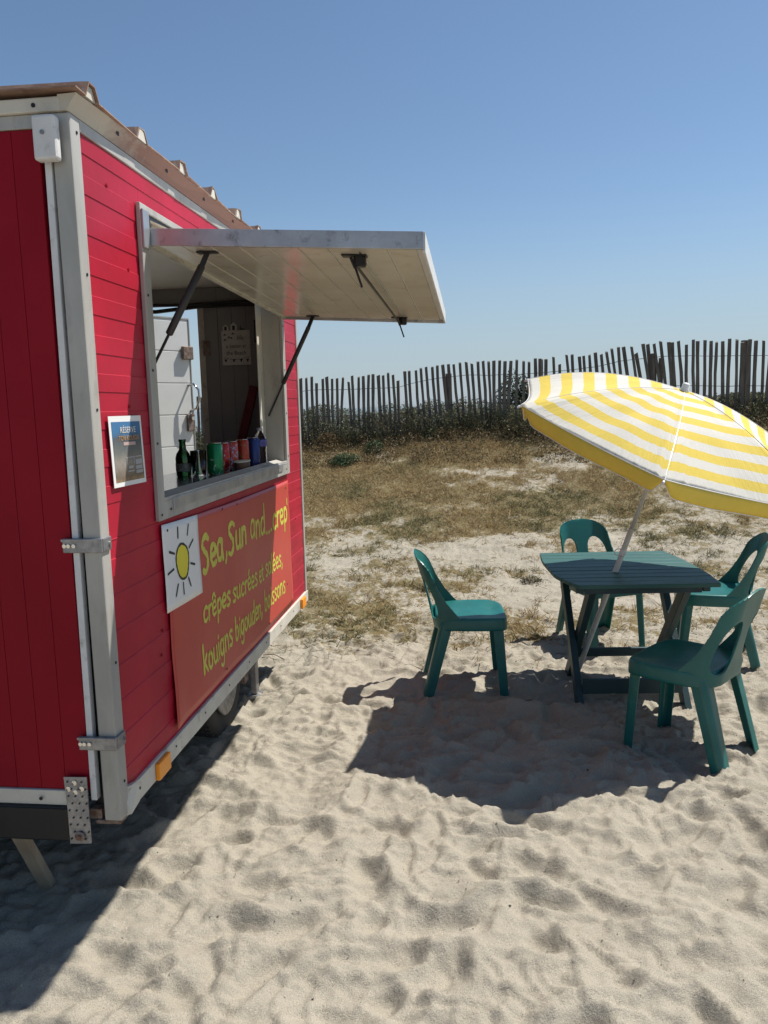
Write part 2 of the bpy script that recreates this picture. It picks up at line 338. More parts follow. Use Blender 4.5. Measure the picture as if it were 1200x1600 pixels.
# ------------------------------------------------------------------ vegetation (triangle scatter)
def scatter_tris(name, P0, dirs, ln, wd, cols, mat, bend=.0):
    n = len(P0); side = np.cross(dirs, np.stack([RNG.normal(size=n), RNG.normal(size=n), RNG.normal(size=n)], 1)); side /= np.linalg.norm(side, axis=1)[:, None]+1e-9
    a = P0-side*(wd/2)[:, None]; b = P0+side*(wd/2)[:, None]; c = P0+dirs*ln[:, None]
    co = np.stack([a, b, c], 1).reshape(-1, 3); f = np.arange(n*3).reshape(n, 3)
    me = np_mesh(name, co, f, 3); at = me.attributes.new('col', 'FLOAT_COLOR', 'POINT')
    cc = np.concatenate([np.repeat(cols, 3, 0), np.ones((n*3, 1))], 1).astype(np.float32); at.data.foreach_set('color', cc.ravel())
    me.materials.append(mat); o = D.objects.new(name, me); COL.objects.link(o); return o
def leaf_mesh(name, P0, nrm, size, cols, mat, ar=.55):   # pointed oval leaves: 4-vertex rhombs
    n = len(P0); r = RNG.normal(size=(n, 3)); u = np.cross(nrm, r); u /= np.linalg.norm(u, axis=1)[:, None]+1e-9; w = np.cross(nrm, u)
    s = size[:, None]
    co = np.stack([P0-u*s*.5, P0+w*s*ar*.5-u*s*.05, P0+u*s*.5, P0-w*s*ar*.5-u*s*.05], 1).reshape(-1, 3)
    me = np_mesh(name, co, np.arange(n*4).reshape(n, 4), 4); at = me.attributes.new('col', 'FLOAT_COLOR', 'POINT')
    cc = np.concatenate([np.repeat(cols, 4, 0), np.ones((n*4, 1))], 1).astype(np.float32); at.data.foreach_set('color', cc.ravel())
    me.materials.append(mat); return me
def pick(cols, n, jit=.25):
    cols = np.array(cols); c = cols[RNG.integers(0, len(cols), n)]; return np.clip(c*(1+RNG.normal(0, jit, (n, 1))), .004, .9)
# dune grass
N = 720000
px = RNG.uniform(-5.6, 5.6, N); py = 4.3+(12.6-4.3)*RNG.uniform(0, 1, N)**.95
vmk = veg_mask(px, py); cl = fbm(px*9, py*9, 131, 3, .6)
dens = sstep(.42, 1.15, vmk+(cl-.5)*1.5); keep = RNG.uniform(0, 1, N) < dens*np.interp(py, [4.3, 6, 8, 12.6], [.9, .8, .85, .8])
keep &= ~((px < -1.05) & (py < 4.75))
px = px[keep]; py = py[keep]; cl = cl[keep]; n = len(px)
jx = np.clip(np.searchsorted(gx, px), 1, nx-1); jy = np.clip(np.searchsorted(gy, py), 1, ny-1); pz = Z[jy, jx]
th = RNG.uniform(0, 2*math.pi, n); el = np.abs(RNG.normal(.55, .4, n)); dr = np.stack([np.cos(th)*np.cos(el), np.sin(th)*np.cos(el), np.sin(el)], 1)
gsel = fbm(px*1.1+2, py*1.3, 141, 3)[:, None]+RNG.normal(0, .12, (n, 1))
dry = pick([(.38,.26,.11), (.28,.19,.08), (.46,.35,.18), (.20,.13,.06), (.50,.40,.24)], n); grn = pick([(.10,.105,.045), (.15,.145,.065), (.07,.075,.035), (.20,.18,.09)], n)
cols = np.where(gsel > .56, grn, dry)
ln = RNG.uniform(.018, .062, n)*np.where(cl > .56, 1.6, 1); g = scatter_tris('dune_grass', np.stack([px, py, pz-.003], 1), dr, ln, RNG.uniform(.003, .0065, n), cols, M['blade'])
g['kind'] = 'stuff'
# coarse low cushion plants between the grass (mass, uncountable)
def scrub(name, n, xlo, xhi, fy_off, hfun, cols, size=(.018, .04)):
    x = RNG.uniform(xlo, xhi, n); off = RNG.uniform(fy_off[0], fy_off[1], n); y = fence_y(x)+off
    H = hfun(x, off); t = RNG.uniform(0, 1, n)**.8; z = base_h(x, y)+t*H
    clump = fbm(x*5, (z+off)*5, 151, 3, .6); k = RNG.uniform(0, 1, n) < sstep(.36, .58, clump+.10*(1-t))
    x, y, z = x[k], y[k], z[k]; m = len(x); nr = RNG.normal(size=(m, 3)); nr /= np.linalg.norm(nr, axis=1)[:, None]
    me = leaf_mesh(name, np.stack([x, y, z], 1), nr, RNG.uniform(*size, m), pick(cols, m, .3), M['leaf'])
    o = D.objects.new(name, me); COL.objects.link(o); return o
hf = lambda x, o: (np.interp(x, [-6, -2.6, -.5, .8, 2, 4], [.46, .48, .42, .35, .28, .22])*(.55+.9*fbm(x*1.6, o*1.2, 161, 3)))*(1-.55*np.clip(-o, 0, 1)/.7)
sc = scrub('dune_scrub', 150000, -6, 5.5, (-.42, 1.3), hf, [(.085,.115,.055), (.11,.14,.065), (.06,.08,.04), (.17,.18,.10), (.14,.11,.065), (.23,.20,.12)]); sc['kind'] = 'stuff'
sc2 = scrub('dry_bracken', 46000, -6, 5.5, (-1.35, -.30), lambda x, o: .20*(.2+1.3*fbm(x*2.2, o*3, 171, 3))*(1-sstep(.9, 1.4, -o)*.7), [(.17,.11,.055), (.11,.075,.04), (.07,.07,.032), (.24,.18,.10)], (.015, .035)); sc2['kind'] = 'stuff'
# twigs standing in the scrub
m = 9000; x = RNG.uniform(-6, 5.5, m); y = fence_y(x)+RNG.uniform(-.4, .9, m); H = hf(x, 0*x)
th = RNG.uniform(0, 6.28, m); el = RNG.uniform(.7, 1.5, m); dr = np.stack([np.cos(th)*np.cos(el), np.sin(th)*np.cos(el), np.sin(el)], 1)
tw = scatter_tris('scrub_twigs', np.stack([x, y, base_h(x, y)], 1), dr, H*RNG.uniform(.8, 1.35, m), RNG.uniform(.004, .008, m), pick([(.12,.09,.06), (.20,.16,.11), (.06,.05,.035)], m), M['blade']); tw['kind'] = 'stuff'

def bush(name, label, cat, x, y, w, h, n, cols, size=(.02, .04), group=None, depth=None):
    z = base1(x, y)-.01; t = thing(name, label, cat, (x, y, z), 0, group); depth = depth or w
    u = RNG.normal(size=(n, 3)); u /= np.linalg.norm(u, axis=1)[:, None]; u[:, 2] = np.abs(u[:, 2]); r = RNG.uniform(.35, 1, n)**.6
    lump = .72+.5*vn(u[:, 0]*2.6+x, u[:, 1]*2.6+u[:, 2]*3, 201); P0 = u*(r*lump)[:, None]*np.array([w/2, depth/2, h])
    nr = u+RNG.normal(0, .7, (n, 3)); nr /= np.linalg.norm(nr, axis=1)[:, None]
    me = leaf_mesh('foliage', P0, nr, RNG.uniform(*size, n), pick(cols, n, .28), M['leaf'])
    o = D.objects.new('foliage', me); COL.objects.link(o); o.parent = t
    mb = MB()
    for k in range(7):
        a = k*.9+x; mb.tube([(0,0,0), (math.cos(a)*w*.14, math.sin(a)*w*.14, h*.4), (math.cos(a)*w*.33, math.sin(a)*w*.33, h*.8)], [.006, .004, .002], 5)
    s = mesh_obj('stems', mb, M['twig']); s.parent = t
    return t
DG = [(.045,.08,.035), (.065,.105,.045), (.03,.05,.024), (.10,.13,.06)]
PG = [(.16,.18,.09), (.11,.14,.06), (.22,.22,.12)]; BR = [(.20,.13,.06), (.14,.10,.05), (.28,.20,.10)]
def at_px(px, py):                                      # where the ray through a photo pixel meets the dune
    d = RM.T @ np.array([px-600., py-800., 1200.]); t = 1/1200.
    for k in range(1500):
        t = (4+k*.006)/ (d[1]); p = np.array([0,0,1.6])+d*t
        if p[2] < base1(p[0], p[1]): break
    return p
for args in [
 ('low_bush', 'small round dark green bush low on the slope, nearest one to the stall', 585, 708, .34, .20, 1700, DG),
 ('low_bush', 'flat dark green mat of leaves beside the stall, lowest bush on the slope', 540, 724, .50, .16, 2200, DG),
 ('low_bush', 'dark green bush touching the fence foot above the left chair', 614, 682, .36, .22, 1700, DG),
 ('low_bush', 'dark green cushion right of the tall fence post foot', 676, 684, .34, .17, 1500, DG),
 ('dry_bush', 'rusty brown dried bush close to the stall wall', 512, 700, .36, .26, 1800, BR),
 ('pale_bush', 'pale yellow-green flowering bush under the middle of the fence', 735, 668, .36, .22, 1600, PG),
 ('dry_bush', 'straw coloured dry tuft leaning on the fence foot', 634, 668, .26, .22, 1200, [(.30,.25,.14), (.20,.17,.09)]),
 ('low_bush', 'small green plant just left of the yellow parasol edge', 772, 668, .30, .17, 1200, DG),
 ('low_bush', 'tuft of dark leaves growing right behind the left chair', 668, 925, .22, .07, 700, [(.09,.09,.04), (.06,.065,.03)]),
 ('low_bush', 'dark ground tuft beside the left corner of the green table', 832, 912, .26, .08, 900, [(.08,.08,.04), (.05,.06,.03), (.14,.11,.06)])]:
    p = at_px(args[2], args[3]); bush(args[0], args[1], 'bush' if 'bush' in args[0] else 'plant', p[0], p[1], args[4], args[5], args[6], args[7], (.014, .034) if args[3] < 800 else (.008, .02))
bush('shrub', 'round dark evergreen shrub behind the fence, left of the parasol', 'shrub', .80, 13.1, 1.0, .84, 6500, [(.02,.035,.018), (.03,.05,.024), (.045,.065,.03)], (.03, .055))

# ------------------------------------------------------------------ picket fence
fx0 = -6.2
fence = thing('picket_fence', 'long grey chestnut paling fence bound with wire along the dune top', 'fence', (0.3, 12.02, 1.2))
TX = np.array([-8, -4.3, -2.64, -1.8, -1.18, -.77, -.18, .21, .87, 1.33, 1.69, 2.21, 2.72, 3.3, 3.95, 6]); TZ = np.array([1.72, 1.84, 2.09, 2.085, 2.093, 2.187, 2.254, 2.235, 2.235, 2.262, 2.293, 2.386, 2.42, 2.40, 2.377, 2.37])
slat_meshes = []
for v in range(12):
    w = random.uniform(.040, .056); t = random.uniform(.014, .022); b = random.uniform(-.012, .012); vs = []; k = 5
    for i in range(k+1):
        f = i/k; ox = b*math.sin(f*math.pi)+random.uniform(-.003, .003); ww = w*random.uniform(.88, 1.08)
        vs += [(ox-ww/2, -t/2, f), (ox+ww/2, -t/2, f), (ox+ww/2*.8, t/2, f), (ox-ww/2*.8, t/2, f)]
    for q in range(4): vs[-4+q] = (vs[-4+q][0], vs[-4+q][1], 1+random.uniform(-.012, .012)*(1 if q in (0, 3) else -1))
    fs = [(3,2,1,0), tuple(4*k+q for q in range(4))]
    for i in range(k):
        for q in range(4): fs.append((4*i+q, 4*i+(q+1)%4, 4*i+4+(q+1)%4, 4*i+4+q))
    me = D.meshes.new('slat'); me.from_pydata(vs, [], fs); me.materials.append(M['fence_wood']); slat_meshes.append(me)
x = -6.2; tops = []
while x < 5.2:
    y = float(fence_y(x)); zt = float(np.interp(x, TX, TZ)); sl_ = D.objects.new('slat', random.choice(slat_meshes)); COL.objects.link(sl_); sl_.parent = fence
    lean = float(np.interp(x, [-6, -1.3, -.9, -.4, .2, .6, 1.2, 1.5, 2.2, 2.8, 3.2, 5], [0, 0, -.05, -.09, -.05, .01, -.02, -.10, -.17, -.10, -.03, .0]))+random.gauss(0, .016)
    Hs = 1.08; top = zt+random.gauss(0, .018)-(random.random() < .06)*.09
    xb = x-math.sin(lean)*Hs
    sl_.location = (xb-.3, y-12.02+random.uniform(-.006, .006), top-Hs-1.2); sl_.rotation_euler = (random.gauss(0, .03), lean, random.gauss(0, .25)); sl_.scale = (1, 1, Hs)
    tops.append((x, y, top, lean)); x += .085+random.gauss(0, .005)
for dz in (.20, .62):
    mb = MB(); pts = []
    for (x_, y_, t_, l_) in tops[::2]:
        pts.append((x_-math.sin(l_)*dz, y_-.016+random.uniform(-.004, .004), float(np.interp(x_, TX, TZ))-dz+random.uniform(-.006, .006)))
    mb.tube(pts, .0028, 5); mesh_obj('wire', mb, M['wire'], fence)
    mb = MB(); mb.tube([(p[0], p[1]+.034, p[2]+.004) for p in pts], .0024, 5); mesh_obj('wire', mb, M['wire'], fence)
for xx, ht, rr in ((-.36, .82, .052), (2.62, .88, .045), (2.70, .80, .04), (3.78, .96, .055), (-3.4, .9, .05), (5.0, 1.1, .06), (1.02, 1.0, .04)):
    y = float(fence_y(xx))+.06; z0 = base1(xx, y)-.1; mb = MB()
    mb.tube([(xx, y, z0), (xx+random.uniform(-.015, .015), y, z0+.5*ht), (xx+random.uniform(-.03, .01), y, z0+.1+ht)], [rr, rr*.97, rr*.92], 9)
    mesh_obj('post', mb, M['fence_wood'], fence, bevel=.004)

# ------------------------------------------------------------------ crepe trailer
TO = (-2.08, 3.35, 0)
tr = thing('food_trailer', 'red crepe stall trailer with open serving hatch parked on the sand', 'food trailer', TO)
XW = -1.06; XB = -3.10; Y0 = 2.05; Y1 = 4.66; ZB = .46; ZT = 2.36
WY0, WY1, WZ0, WZ1 = 2.44, 4.30, 1.236, 2.262
# core wall sheets: service side with the hatch opening
mb = MB(); xi = XW-.035
mb.box(xi, XW-.0015, Y0+.05, WY0+.03, ZB-.02, ZT+.05); mb.box(xi, XW-.0015, WY1-.03, Y1-.01, ZB-.02, ZT+.05)
mb.box(xi, XW-.0015, WY0+.031, WY1-.031, ZB-.02, WZ0+.03); mb.box(xi, XW-.0015, WY0+.031, WY1-.031, WZ1-.03, ZT+.05)
mesh_obj('service_wall', mb, M['red'], tr)
# horizontal profiled boards, every one a piece of its own
PITCH = .108; bh = .055
def board(y0, y1, z0, z1, x=XW, out=.0020, mat='red'):
    e = .0035; mb = MB()
    vs = [(x-.003, y0, z0), (x+out-.0014, y0, z0+e*.5), (x+out-.0014, y0, z1-e), (x-.003, y0, z1), (x-.003, y1, z0), (x+out-.0014, y1, z0+e*.3), (x+out-.0014, y1, z1-e), (x-.003, y1, z1)]
    mb.add(vs, [(0,3,2,1), (4,5,6,7), (0,1,5,4), (1,2,6,5), (2,3,7,6), (3,0,4,7)])
    return mesh_obj('board', mb, M[mat], tr)
z = ZB+.012
while z < ZT-.01:
    z1 = min(z+bh, ZT-.002)
    if z1 <= WZ0-.002 or z >= WZ1+.002:
        board(Y0+.055, Y1-.028, z, z1)
    else:
        if z < WZ0: board(Y0+.055, Y1-.028, z, WZ0-.003)
        else: board(Y0+.055, WY0-.001, z, z1); board(WY1+.001, Y1-.028, z, z1)
        if z1 > WZ1+.004: board(WY0, WY1, WZ1+.003, z1)
    z += PITCH
# other walls
mb = MB(); mb.box(XB, XB+.035, Y0, Y1, ZB, ZT+.05); mesh_obj('rear_wall', mb, M['red'], tr)
# far end wall with its open doorway (inside seen through the hatch)
DX0, DX1, DZ = -2.42, -1.625, 2.235
mb = MB(); mb.box(DX1, XW-.036, Y1-.05, Y1-.012, ZB, ZT+.05); mb.box(XB+.036, DX0, Y1-.05, Y1-.012, ZB, ZT+.05); mb.box(DX0+.001, DX1-.001, Y1-.05, Y1-.012, DZ, ZT+.05)
mesh_obj('end_wall', mb, M['liner'], tr)
mb = MB(); mb.box(DX1-.028, DX1+.01, Y1-.055, Y1+.004, ZB, DZ); mesh_obj('door_jamb', mb, M['cream_trim'], tr, bevel=.003)
mb = MB(); mb.box(XB+.036, XW-.036, Y0+.06, Y1-.052, ZB-.03, ZB+.02); mesh_obj('floor', mb, M['black'], tr)
mb = MB(); mb.box(XB+.036, XW-.036, Y0+.06, Y1-.052, 2.335, 2.36); mesh_obj('ceiling', mb, M['ceiling'], tr)
mb = MB(); mb.box(XB+.036, XW-.036, 3.14, 3.165, 2.322, 2.3345); mesh_obj('ceiling_seam', mb, M['cream_trim'], tr)
for k in range(6):                                        # inner lining boards of the far wall
    y = Y1-.051; x0 = DX1+.012+k*.088; mb = MB(); mb.box(x0, min(x0+.084, XW-.04), y-.006, y, ZB+.02, 2.33); mesh_obj('lining_board', mb, M['liner'], tr)
# sagging cable under the lintel
mb = MB(); mb.tube([(XW-.06, Y1-.09, 2.20), (-1.3, Y1-.085, 2.225), (-1.62, Y1-.08, 2.222), (-1.9, Y1-.08, 2.20), (-2.2, Y1-.08, 2.215), (-2.6, Y1-.08, 2.25)], .012, 8)
mb.tube([(XW-.06, Y1-.1, 2.215), (-1.4, Y1-.095, 2.24), (-1.75, Y1-.09, 2.232), (-2.6, Y1-.09, 2.26)], .009, 8); mesh_obj('cable', mb, M['black'], tr, smooth=True)
mb = MB(); mb.box(-1.30, -1.285, Y1-.07, Y1-.057, 2.00, 2.13); mesh_obj('slot', mb, M['black'], tr)
mb = MB(); mb.box(DX1+.005, DX1+.045, Y1-.075, Y1-.057, 1.93, 2.02); mesh_obj('door_catch', mb, M['rusty'], tr, bevel=.003)
# dark red plank leaning inside
mb = MB(); mb.beam((-1.31, 4.57, 1.74), (-1.42, 4.52, 1.30), .05, .02, up=(0,1,0)); mesh_obj('leaning_plank', mb, M['dark_red_plank'], tr, bevel=.002)
# open entrance door at the far end, white, swung outwards
dl = Vector((-2.42, 4.68, 0)); dd = (Vector((-1.985, 5.33, 0))-dl).normalized(); dnrm = Vector((dd.y, -dd.x, 0))
def dbox(mb, a, b, t0, t1, z0, z1):
    q = [dl+dd*a+dnrm*t0, dl+dd*b+dnrm*t0, dl+dd*b+dnrm*t1, dl+dd*a+dnrm*t1]
    return mb.add([(p.x, p.y, z0) for p in q]+[(p.x, p.y, z1) for p in q], [(0,3,2,1),(4,5,6,7),(0,1,5,4),(1,2,6,5),(2,3,7,6),(3,0,4,7)])
DW = .785
door = mesh_obj('entrance_door', dbox(MB(), 0, DW, -.03, -.004, .47, 2.235), M['white_paint'], tr)
for k in range(8):
    z0 = .48+k*.22; mesh_obj('panel', dbox(MB(), .01, DW-.012, -.004, .002, z0, min(z0+.213, 2.22)), M['white_paint'], door, bevel=.002)
mb = dbox(MB(), -.002, DW+.004, -.032, .004, 2.236, 2.245); dbox(mb, DW, DW+.006, -.032, .004, .47, 2.2355); mesh_obj('door_edge', mb, M['alu'], door)
def dpt(a, t, z): p = dl+dd*a+dnrm*t; return (p.x, p.y, z)
mb = dbox(MB(), DW-.075, DW+.012, .004, .03, 1.96, 2.05); mesh_obj('rusty_latch', mb, M['rusty'], door, bevel=.006)
mb = MB(); mb.tube([dpt(DW-.03, 0, 1.78), dpt(DW-.02, .05, 1.79), dpt(DW+.01, .065, 1.75), dpt(DW+.015, .065, 1.68), dpt(DW-.005, .05, 1.62), dpt(DW-.02, 0, 1.60)], .009, 8); mesh_obj('handle', mb, M['chrome'], door, smooth=True)
mb = dbox(MB(), DW-.06, DW, .003, .02, 1.46, 1.58); mesh_obj('lock_plate', mb, M['rusty'], door, bevel=.003)
mb = MB(); mb.tube([dpt(DW-.03, .02, 1.55), dpt(DW-.03, .045, 1.55)], .014, 12); mesh_obj('lock_knob', mb, M['chrome'], door)

# near end: big red door leaf of vertical boards
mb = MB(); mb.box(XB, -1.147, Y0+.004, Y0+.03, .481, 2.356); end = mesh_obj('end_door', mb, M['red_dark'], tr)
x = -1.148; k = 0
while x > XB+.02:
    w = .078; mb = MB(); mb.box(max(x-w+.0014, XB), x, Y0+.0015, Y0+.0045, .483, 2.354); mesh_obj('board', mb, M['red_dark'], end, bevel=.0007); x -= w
mb = MB(); mb.add([(-1.146, Y0-.004, .452), (-1.127, Y0-.004, .452), (-1.127, Y0+.02, .452), (-1.146, Y0+.02, .452), (-1.133, Y0-.004, 2.30), (-1.114, Y0-.004, 2.30), (-1.114, Y0+.02, 2.30), (-1.133, Y0+.02, 2.30)], [(0,3,2,1),(4,5,6,7),(0,1,5,4),(1,2,6,5),(2,3,7,6),(3,0,4,7)]); mesh_obj('edge_strip', mb, M['white_strip'], end, bevel=.002)
mb = MB(); mb.box(-1.149, -1.1085, Y0+.032, Y0+.05, .42, 2.355); mesh_obj('door_gap', mb, M['black'], tr)
mb = MB(); mb.box(XB, -1.172, Y0-.006, Y0+.02, .434, .4805); mesh_obj('bottom_trim', mb, M['cream_trim'], tr, bevel=.002)
mb = MB(); mb.box(XB, -1.1085, Y0-.002, Y0+.03, 2.357, 2.392); mesh_obj('top_trim', mb, M['alu'], tr, bevel=.002)
mb = MB(); mb.box(XB, -1.075, Y0-.012, Y0+.03, 2.393, 2.430); mesh_obj('cap_trim', mb, M['cream_trim'], tr, bevel=.004)
# corner posts
mb = MB(); mb.box(-1.108, XW+.006, Y0-.004, Y0+.052, .388, 2.392); mesh_obj('corner_post', mb, M['alu'], tr, bevel=.005)
mb = MB(); mb.box(XW-.03, XW+.006, Y1-.026, Y1+.012, .41, ZT+.03); mesh_obj('corner_post', mb, M['alu'], tr, bevel=.004)
# bottom rail, top rail, fascia
mb = MB(); mb.box(XW-.02, XW+.010, Y0+.053, Y1+.014, .392, .459); mesh_obj('bottom_rail', mb, M['cream_trim'], tr, bevel=.003)
mb = MB(); mb.add([(XW-.01, Y0+.03, .385), (XW+.016, Y0+.04, .388), (XW+.016, Y0+.10, .40), (XW+.016, Y0+.10, .47), (XW+.016, Y0+.05, .475), (XW-.01, Y0+.03, .475)], [(0,1,2,3,4,5)]); mesh_obj('corner_plate', mb, M['cream_trim'], tr, solid=.003)
mb = MB(); mb.box(XW-.01, XW+.005, Y0+.053, Y1-.027, ZT, ZT+.032); mesh_obj('top_rail', mb, M['alu'], tr, bevel=.002)
def fascia_mat():
    m, nt, b, out = new_mat('fascia_flaking_paint'); v = coords(nt); n = noise(nt, 5, 8, .7, v, .5); sx = nt.nodes.new('ShaderNodeSeparateXYZ'); nt.links.new(v, sx.inputs[0])
    mr = nt.nodes.new('ShaderNodeMapRange'); mr.inputs[1].default_value = -1.3; mr.inputs[2].default_value = -.35; nt.links.new(sx.outputs[1], mr.inputs[0])
    a = nt.nodes.new('ShaderNodeMath'); a.operation = 'ADD'; nt.links.new(mr.outputs[0], a.inputs[0]); nt.links.new(n.outputs[0], a.inputs[1])
    r = ramp(nt, a.outputs[0], [(.62, (.50,.46,.38)), (.95, (.22,.115,.085))]); nt.links.new(r.outputs[0], b.inputs['Base Color']); b.inputs['Roughness'].default_value = .7
    bump(nt, b, n.outputs[0], .3, .01); return m
M['fascia'] = fascia_mat()
mb = MB(); xs = [(XW+.005, ZT+.034), (XW+.012, ZT+.05), (XW+.035, ZT+.077), (XW-.02, ZT+.077), (XW-.02, ZT+.034)]
ys = [Y0-.01+i*.2 for i in range(14)]; vs = []; fs = []
for i, y in enumerate(ys):
    for (a, b_) in xs: vs.append((a+(random.uniform(-.003, .003) if a > XW else 0), min(y, Y1+.02), b_+(random.uniform(-.003, .003) if b_ > ZT+.06 else 0)))
for i in range(len(ys)-1):
    for q in range(5): fs.append((5*i+q, 5*i+(q+1)%5, 5*i+5+(q+1)%5, 5*i+5+q))
fs += [(4,3,2,1,0), tuple(5*(len(ys)-1)+q for q in range(5))]
mb.add(vs, fs); mesh_obj('fascia', mb, M['fascia'], tr)
# ribbed roof sheet
M['roof'] = surf('rusted_roof_sheet', (.20,.11,.08), (.32,.22,.16), .75, nscale=9, bscale=50, dirt=(.40,.36,.29))
prof = []; y = Y0-.03; zb = ZT+.080; ribs = [2.105+.335*k for k in range(8)]
prof.append((Y0-.035, zb))
for r in ribs: prof += [(r-.036, zb), (r-.016, zb+.038), (r+.016, zb+.038), (r+.036, zb)]
prof.append((Y1+.03, zb)); vs = []
nn_ = len(prof)
xsr = [XW+.042, XW+.02, -1.6, -2.4, XB-.04]
for x in xsr:
    for (a, b_) in prof: vs.append((x+(random.uniform(-.008, .006) if x == xsr[0] else 0), a, b_+(.0 if x > -1.2 else .012)+random.uniform(-.002, .002)))
fs = [(i*nn_+j, i*nn_+j+1, (i+1)*nn_+j+1, (i+1)*nn_+j) for i in range(len(xsr)-1) for j in range(nn_-1)]
roof = mesh_obj('roof', MB().add(vs, fs), M['roof'], tr, solid=.004)
for r in ribs[:8]:
    mb = MB(); pr = [(r-.031, zb+.002), (r-.014, zb+.033), (r+.014, zb+.033), (r+.031, zb+.002)]
    mb.add([(XW+.038, a, b_) for a, b_ in pr]+[(XW+.0, a, b_) for a, b_ in pr], [(0,1,2,3), (7,6,5,4), (0,4,5,1), (1,5,6,2), (2,6,7,3), (3,7,4,0)]); mesh_obj('rib_cap', mb, M['cream_trim'], roof)
# white box lamp housing at the corner
mb = MB(); mb.box(-1.140, -1.076, Y0-.045, Y0-.013, 2.262, 2.376); bxl = mesh_obj('junction_box', mb, M['white_strip'], tr, bevel=.008)
mb = MB(); mb.tube([(-1.11, Y0-.046, 2.33), (-1.11, Y0-.048, 2.33)], .006, 12); mesh_obj('screw', mb, M['galv'], bxl)
# hinges wrapped round the corner post
for zh in (1.228, .635):
    mb = MB(); mb.box(-1.166, XW+.012, Y0-.014, Y0-.0045, zh-.021, zh+.021); mb.box(XW+.0062, XW+.014, Y0-.0044, Y0+.045, zh-.02, zh+.02)
    h = mesh_obj('hinge', mb, M['galv'], tr, bevel=.003)
    mb = MB()
    for xx in (-1.158, -1.146, -1.13): mb.tube([(xx, Y0-.0142, zh), (xx, Y0-.019, zh)], .006, 8)
    mb.tube([(XW+.0142, Y0+.03, zh), (XW+.018, Y0+.03, zh)], .006, 8); mesh_obj('bolt', mb, M['chrome'], h)
    mb = MB(); mb.box(-1.168, XW+.008, Y0-.018, Y0-.0142, zh+.012, zh+.020); mesh_obj('hinge_fold', mb, M['galv'], h, bevel=.001)
# perforated bracket, black bumper, prop
mb = MB(); mb.add([(-1.222, Y0-.012, .528), (-1.150, Y0-.012, .53), (-1.146, Y0-.02, .42), (-1.146, Y0-.022, .325), (-1.212, Y0-.022, .322), (-1.214, Y0-.018, .43)], [(0,1,2,3,4,5)])
br = mesh_obj('perforated_bracket', mb, M['galv'], tr, solid=.004)
mb = MB()
for i in range(9):
    for j in range(3):
        zz = .515-i*.022; xx = -1.210+j*.022+(0.011 if i % 2 else 0)+i*.0006
        mb.tube([(xx, Y0-.0150-i*.0007-.0012, zz), (xx, Y0-.0172-i*.0012-.001, zz)], .0028, 6)
h = mesh_obj('bracket_holes', mb, M['black'], br); h['kind'] = 'stuff'
for xx, zz in ((-1.188, .512), (-1.208, .492), (-1.166, .494), (-1.187, .482)):
    mb = MB(); mb.lathe([(.008, 0), (.008, .003), (.003, .004)], (0, 0, 0), 10); mb.v = [(xx+p[0], Y0-.0145-p[2], zz+p[1]) for p in mb.v]; mesh_obj('rivet', mb, M['chrome'], br)
mb = MB(); mb.lathe([(.016, 0), (.016, .004), (.008, .006), (.008, .012)], (0, 0, 0), 8); mb.v = [(-1.178+p[0], Y0-.0245-p[2], .348+p[1]) for p in mb.v]; mesh_obj('bolt', mb, M['rusty'], br)
mb = MB(); mb.box(XB, -1.215, Y0-.016, Y0+.08, .322, .4335); mesh_obj('bumper_beam', mb, M['black_metal'], tr, bevel=.006)
mb = MB(); mb.box(XB, -1.217, Y0-.020, Y0-.0165, .405, .428); mesh_obj('bumper_lip', mb, M['black_metal'], tr)
mb = MB(); mb.box(-1.14, XW, Y0+.0, Y0+.06, .375, .3875); mb.box(-1.16, -1.12, Y0+.004, Y0+.05, .388, .42); mesh_obj('corner_bracket', mb, M['rusty'], tr, bevel=.003)
mb = MB(); mb.beam((-1.50, Y0+.10, .36), (-1.465, Y0+.27, -.06), .030, .046, up=(1,0,0)); mb.box(-1.53, -1.48, Y0+.085, Y0+.13, .27, .325); mesh_obj('stabiliser_leg', mb, M['wood_prop'], tr, bevel=.003)
# chassis and wheels
mb = MB(); mb.box(-1.35, -1.30, Y0+.1, Y1-.02, .33, .43); mb.box(-2.9, -2.85, Y0+.1, Y1-.02, .33, .43)
for y in (2.6, 3.25, 4.5): mb.box(-2.85, -1.35, y, y+.05, .34, .41)
mb.tube([(-2.9, 3.60, .26), (-1.35, 3.60, .26)], .03, 10); mesh_obj('chassis', mb, M['black_metal'], tr)
for xo, sg in ((-1.235, 1), (-2.95, -1)):
    c = (xo-.085*sg, 3.60, .255); mb = MB()
    mb.lathe_x([(.17, -.06), (.235, -.075), (.268, -.066), (.275, -.03), (.275, .03), (.268, .066), (.235, .075), (.17, .06)], c)
    wheel = mesh_obj('wheel', MB().lathe_x([(.17, -.055), (.165, .0), (.17, .055), (.15, .058), (.13, .03), (.06, .04), (.055, .065), (.02, .07)], c), M['galv'], tr, smooth=True)
    mesh_obj('tyre', mb, M['rubber'], wheel, smooth=True)
    mb = MB()
    for k in range(44):
        a = 2*math.pi*k/44
        for off in (-.045, -.015, .015, .045):
            y_ = c[1]+.277*math.cos(a+off); z_ = c[2]+.277*math.sin(a+off); mb.beam((c[0]+off-.011, y_, z_), (c[0]+off+.011, y_, z_), .018, .006, up=(0, math.cos(a), math.sin(a)))
    t_ = mesh_obj('tread', mb, M['rubber'], wheel); t_['kind'] = 'stuff'
    mb = MB().lathe_x([(.02, .06*sg), (.165, .062*sg), (.172, .078*sg), (.155, .082*sg), (.12, .066*sg), (.05, .078*sg), (.001, .08*sg)], c); mesh_obj('hub_cap', mb, M['galv'], wheel, smooth=True)
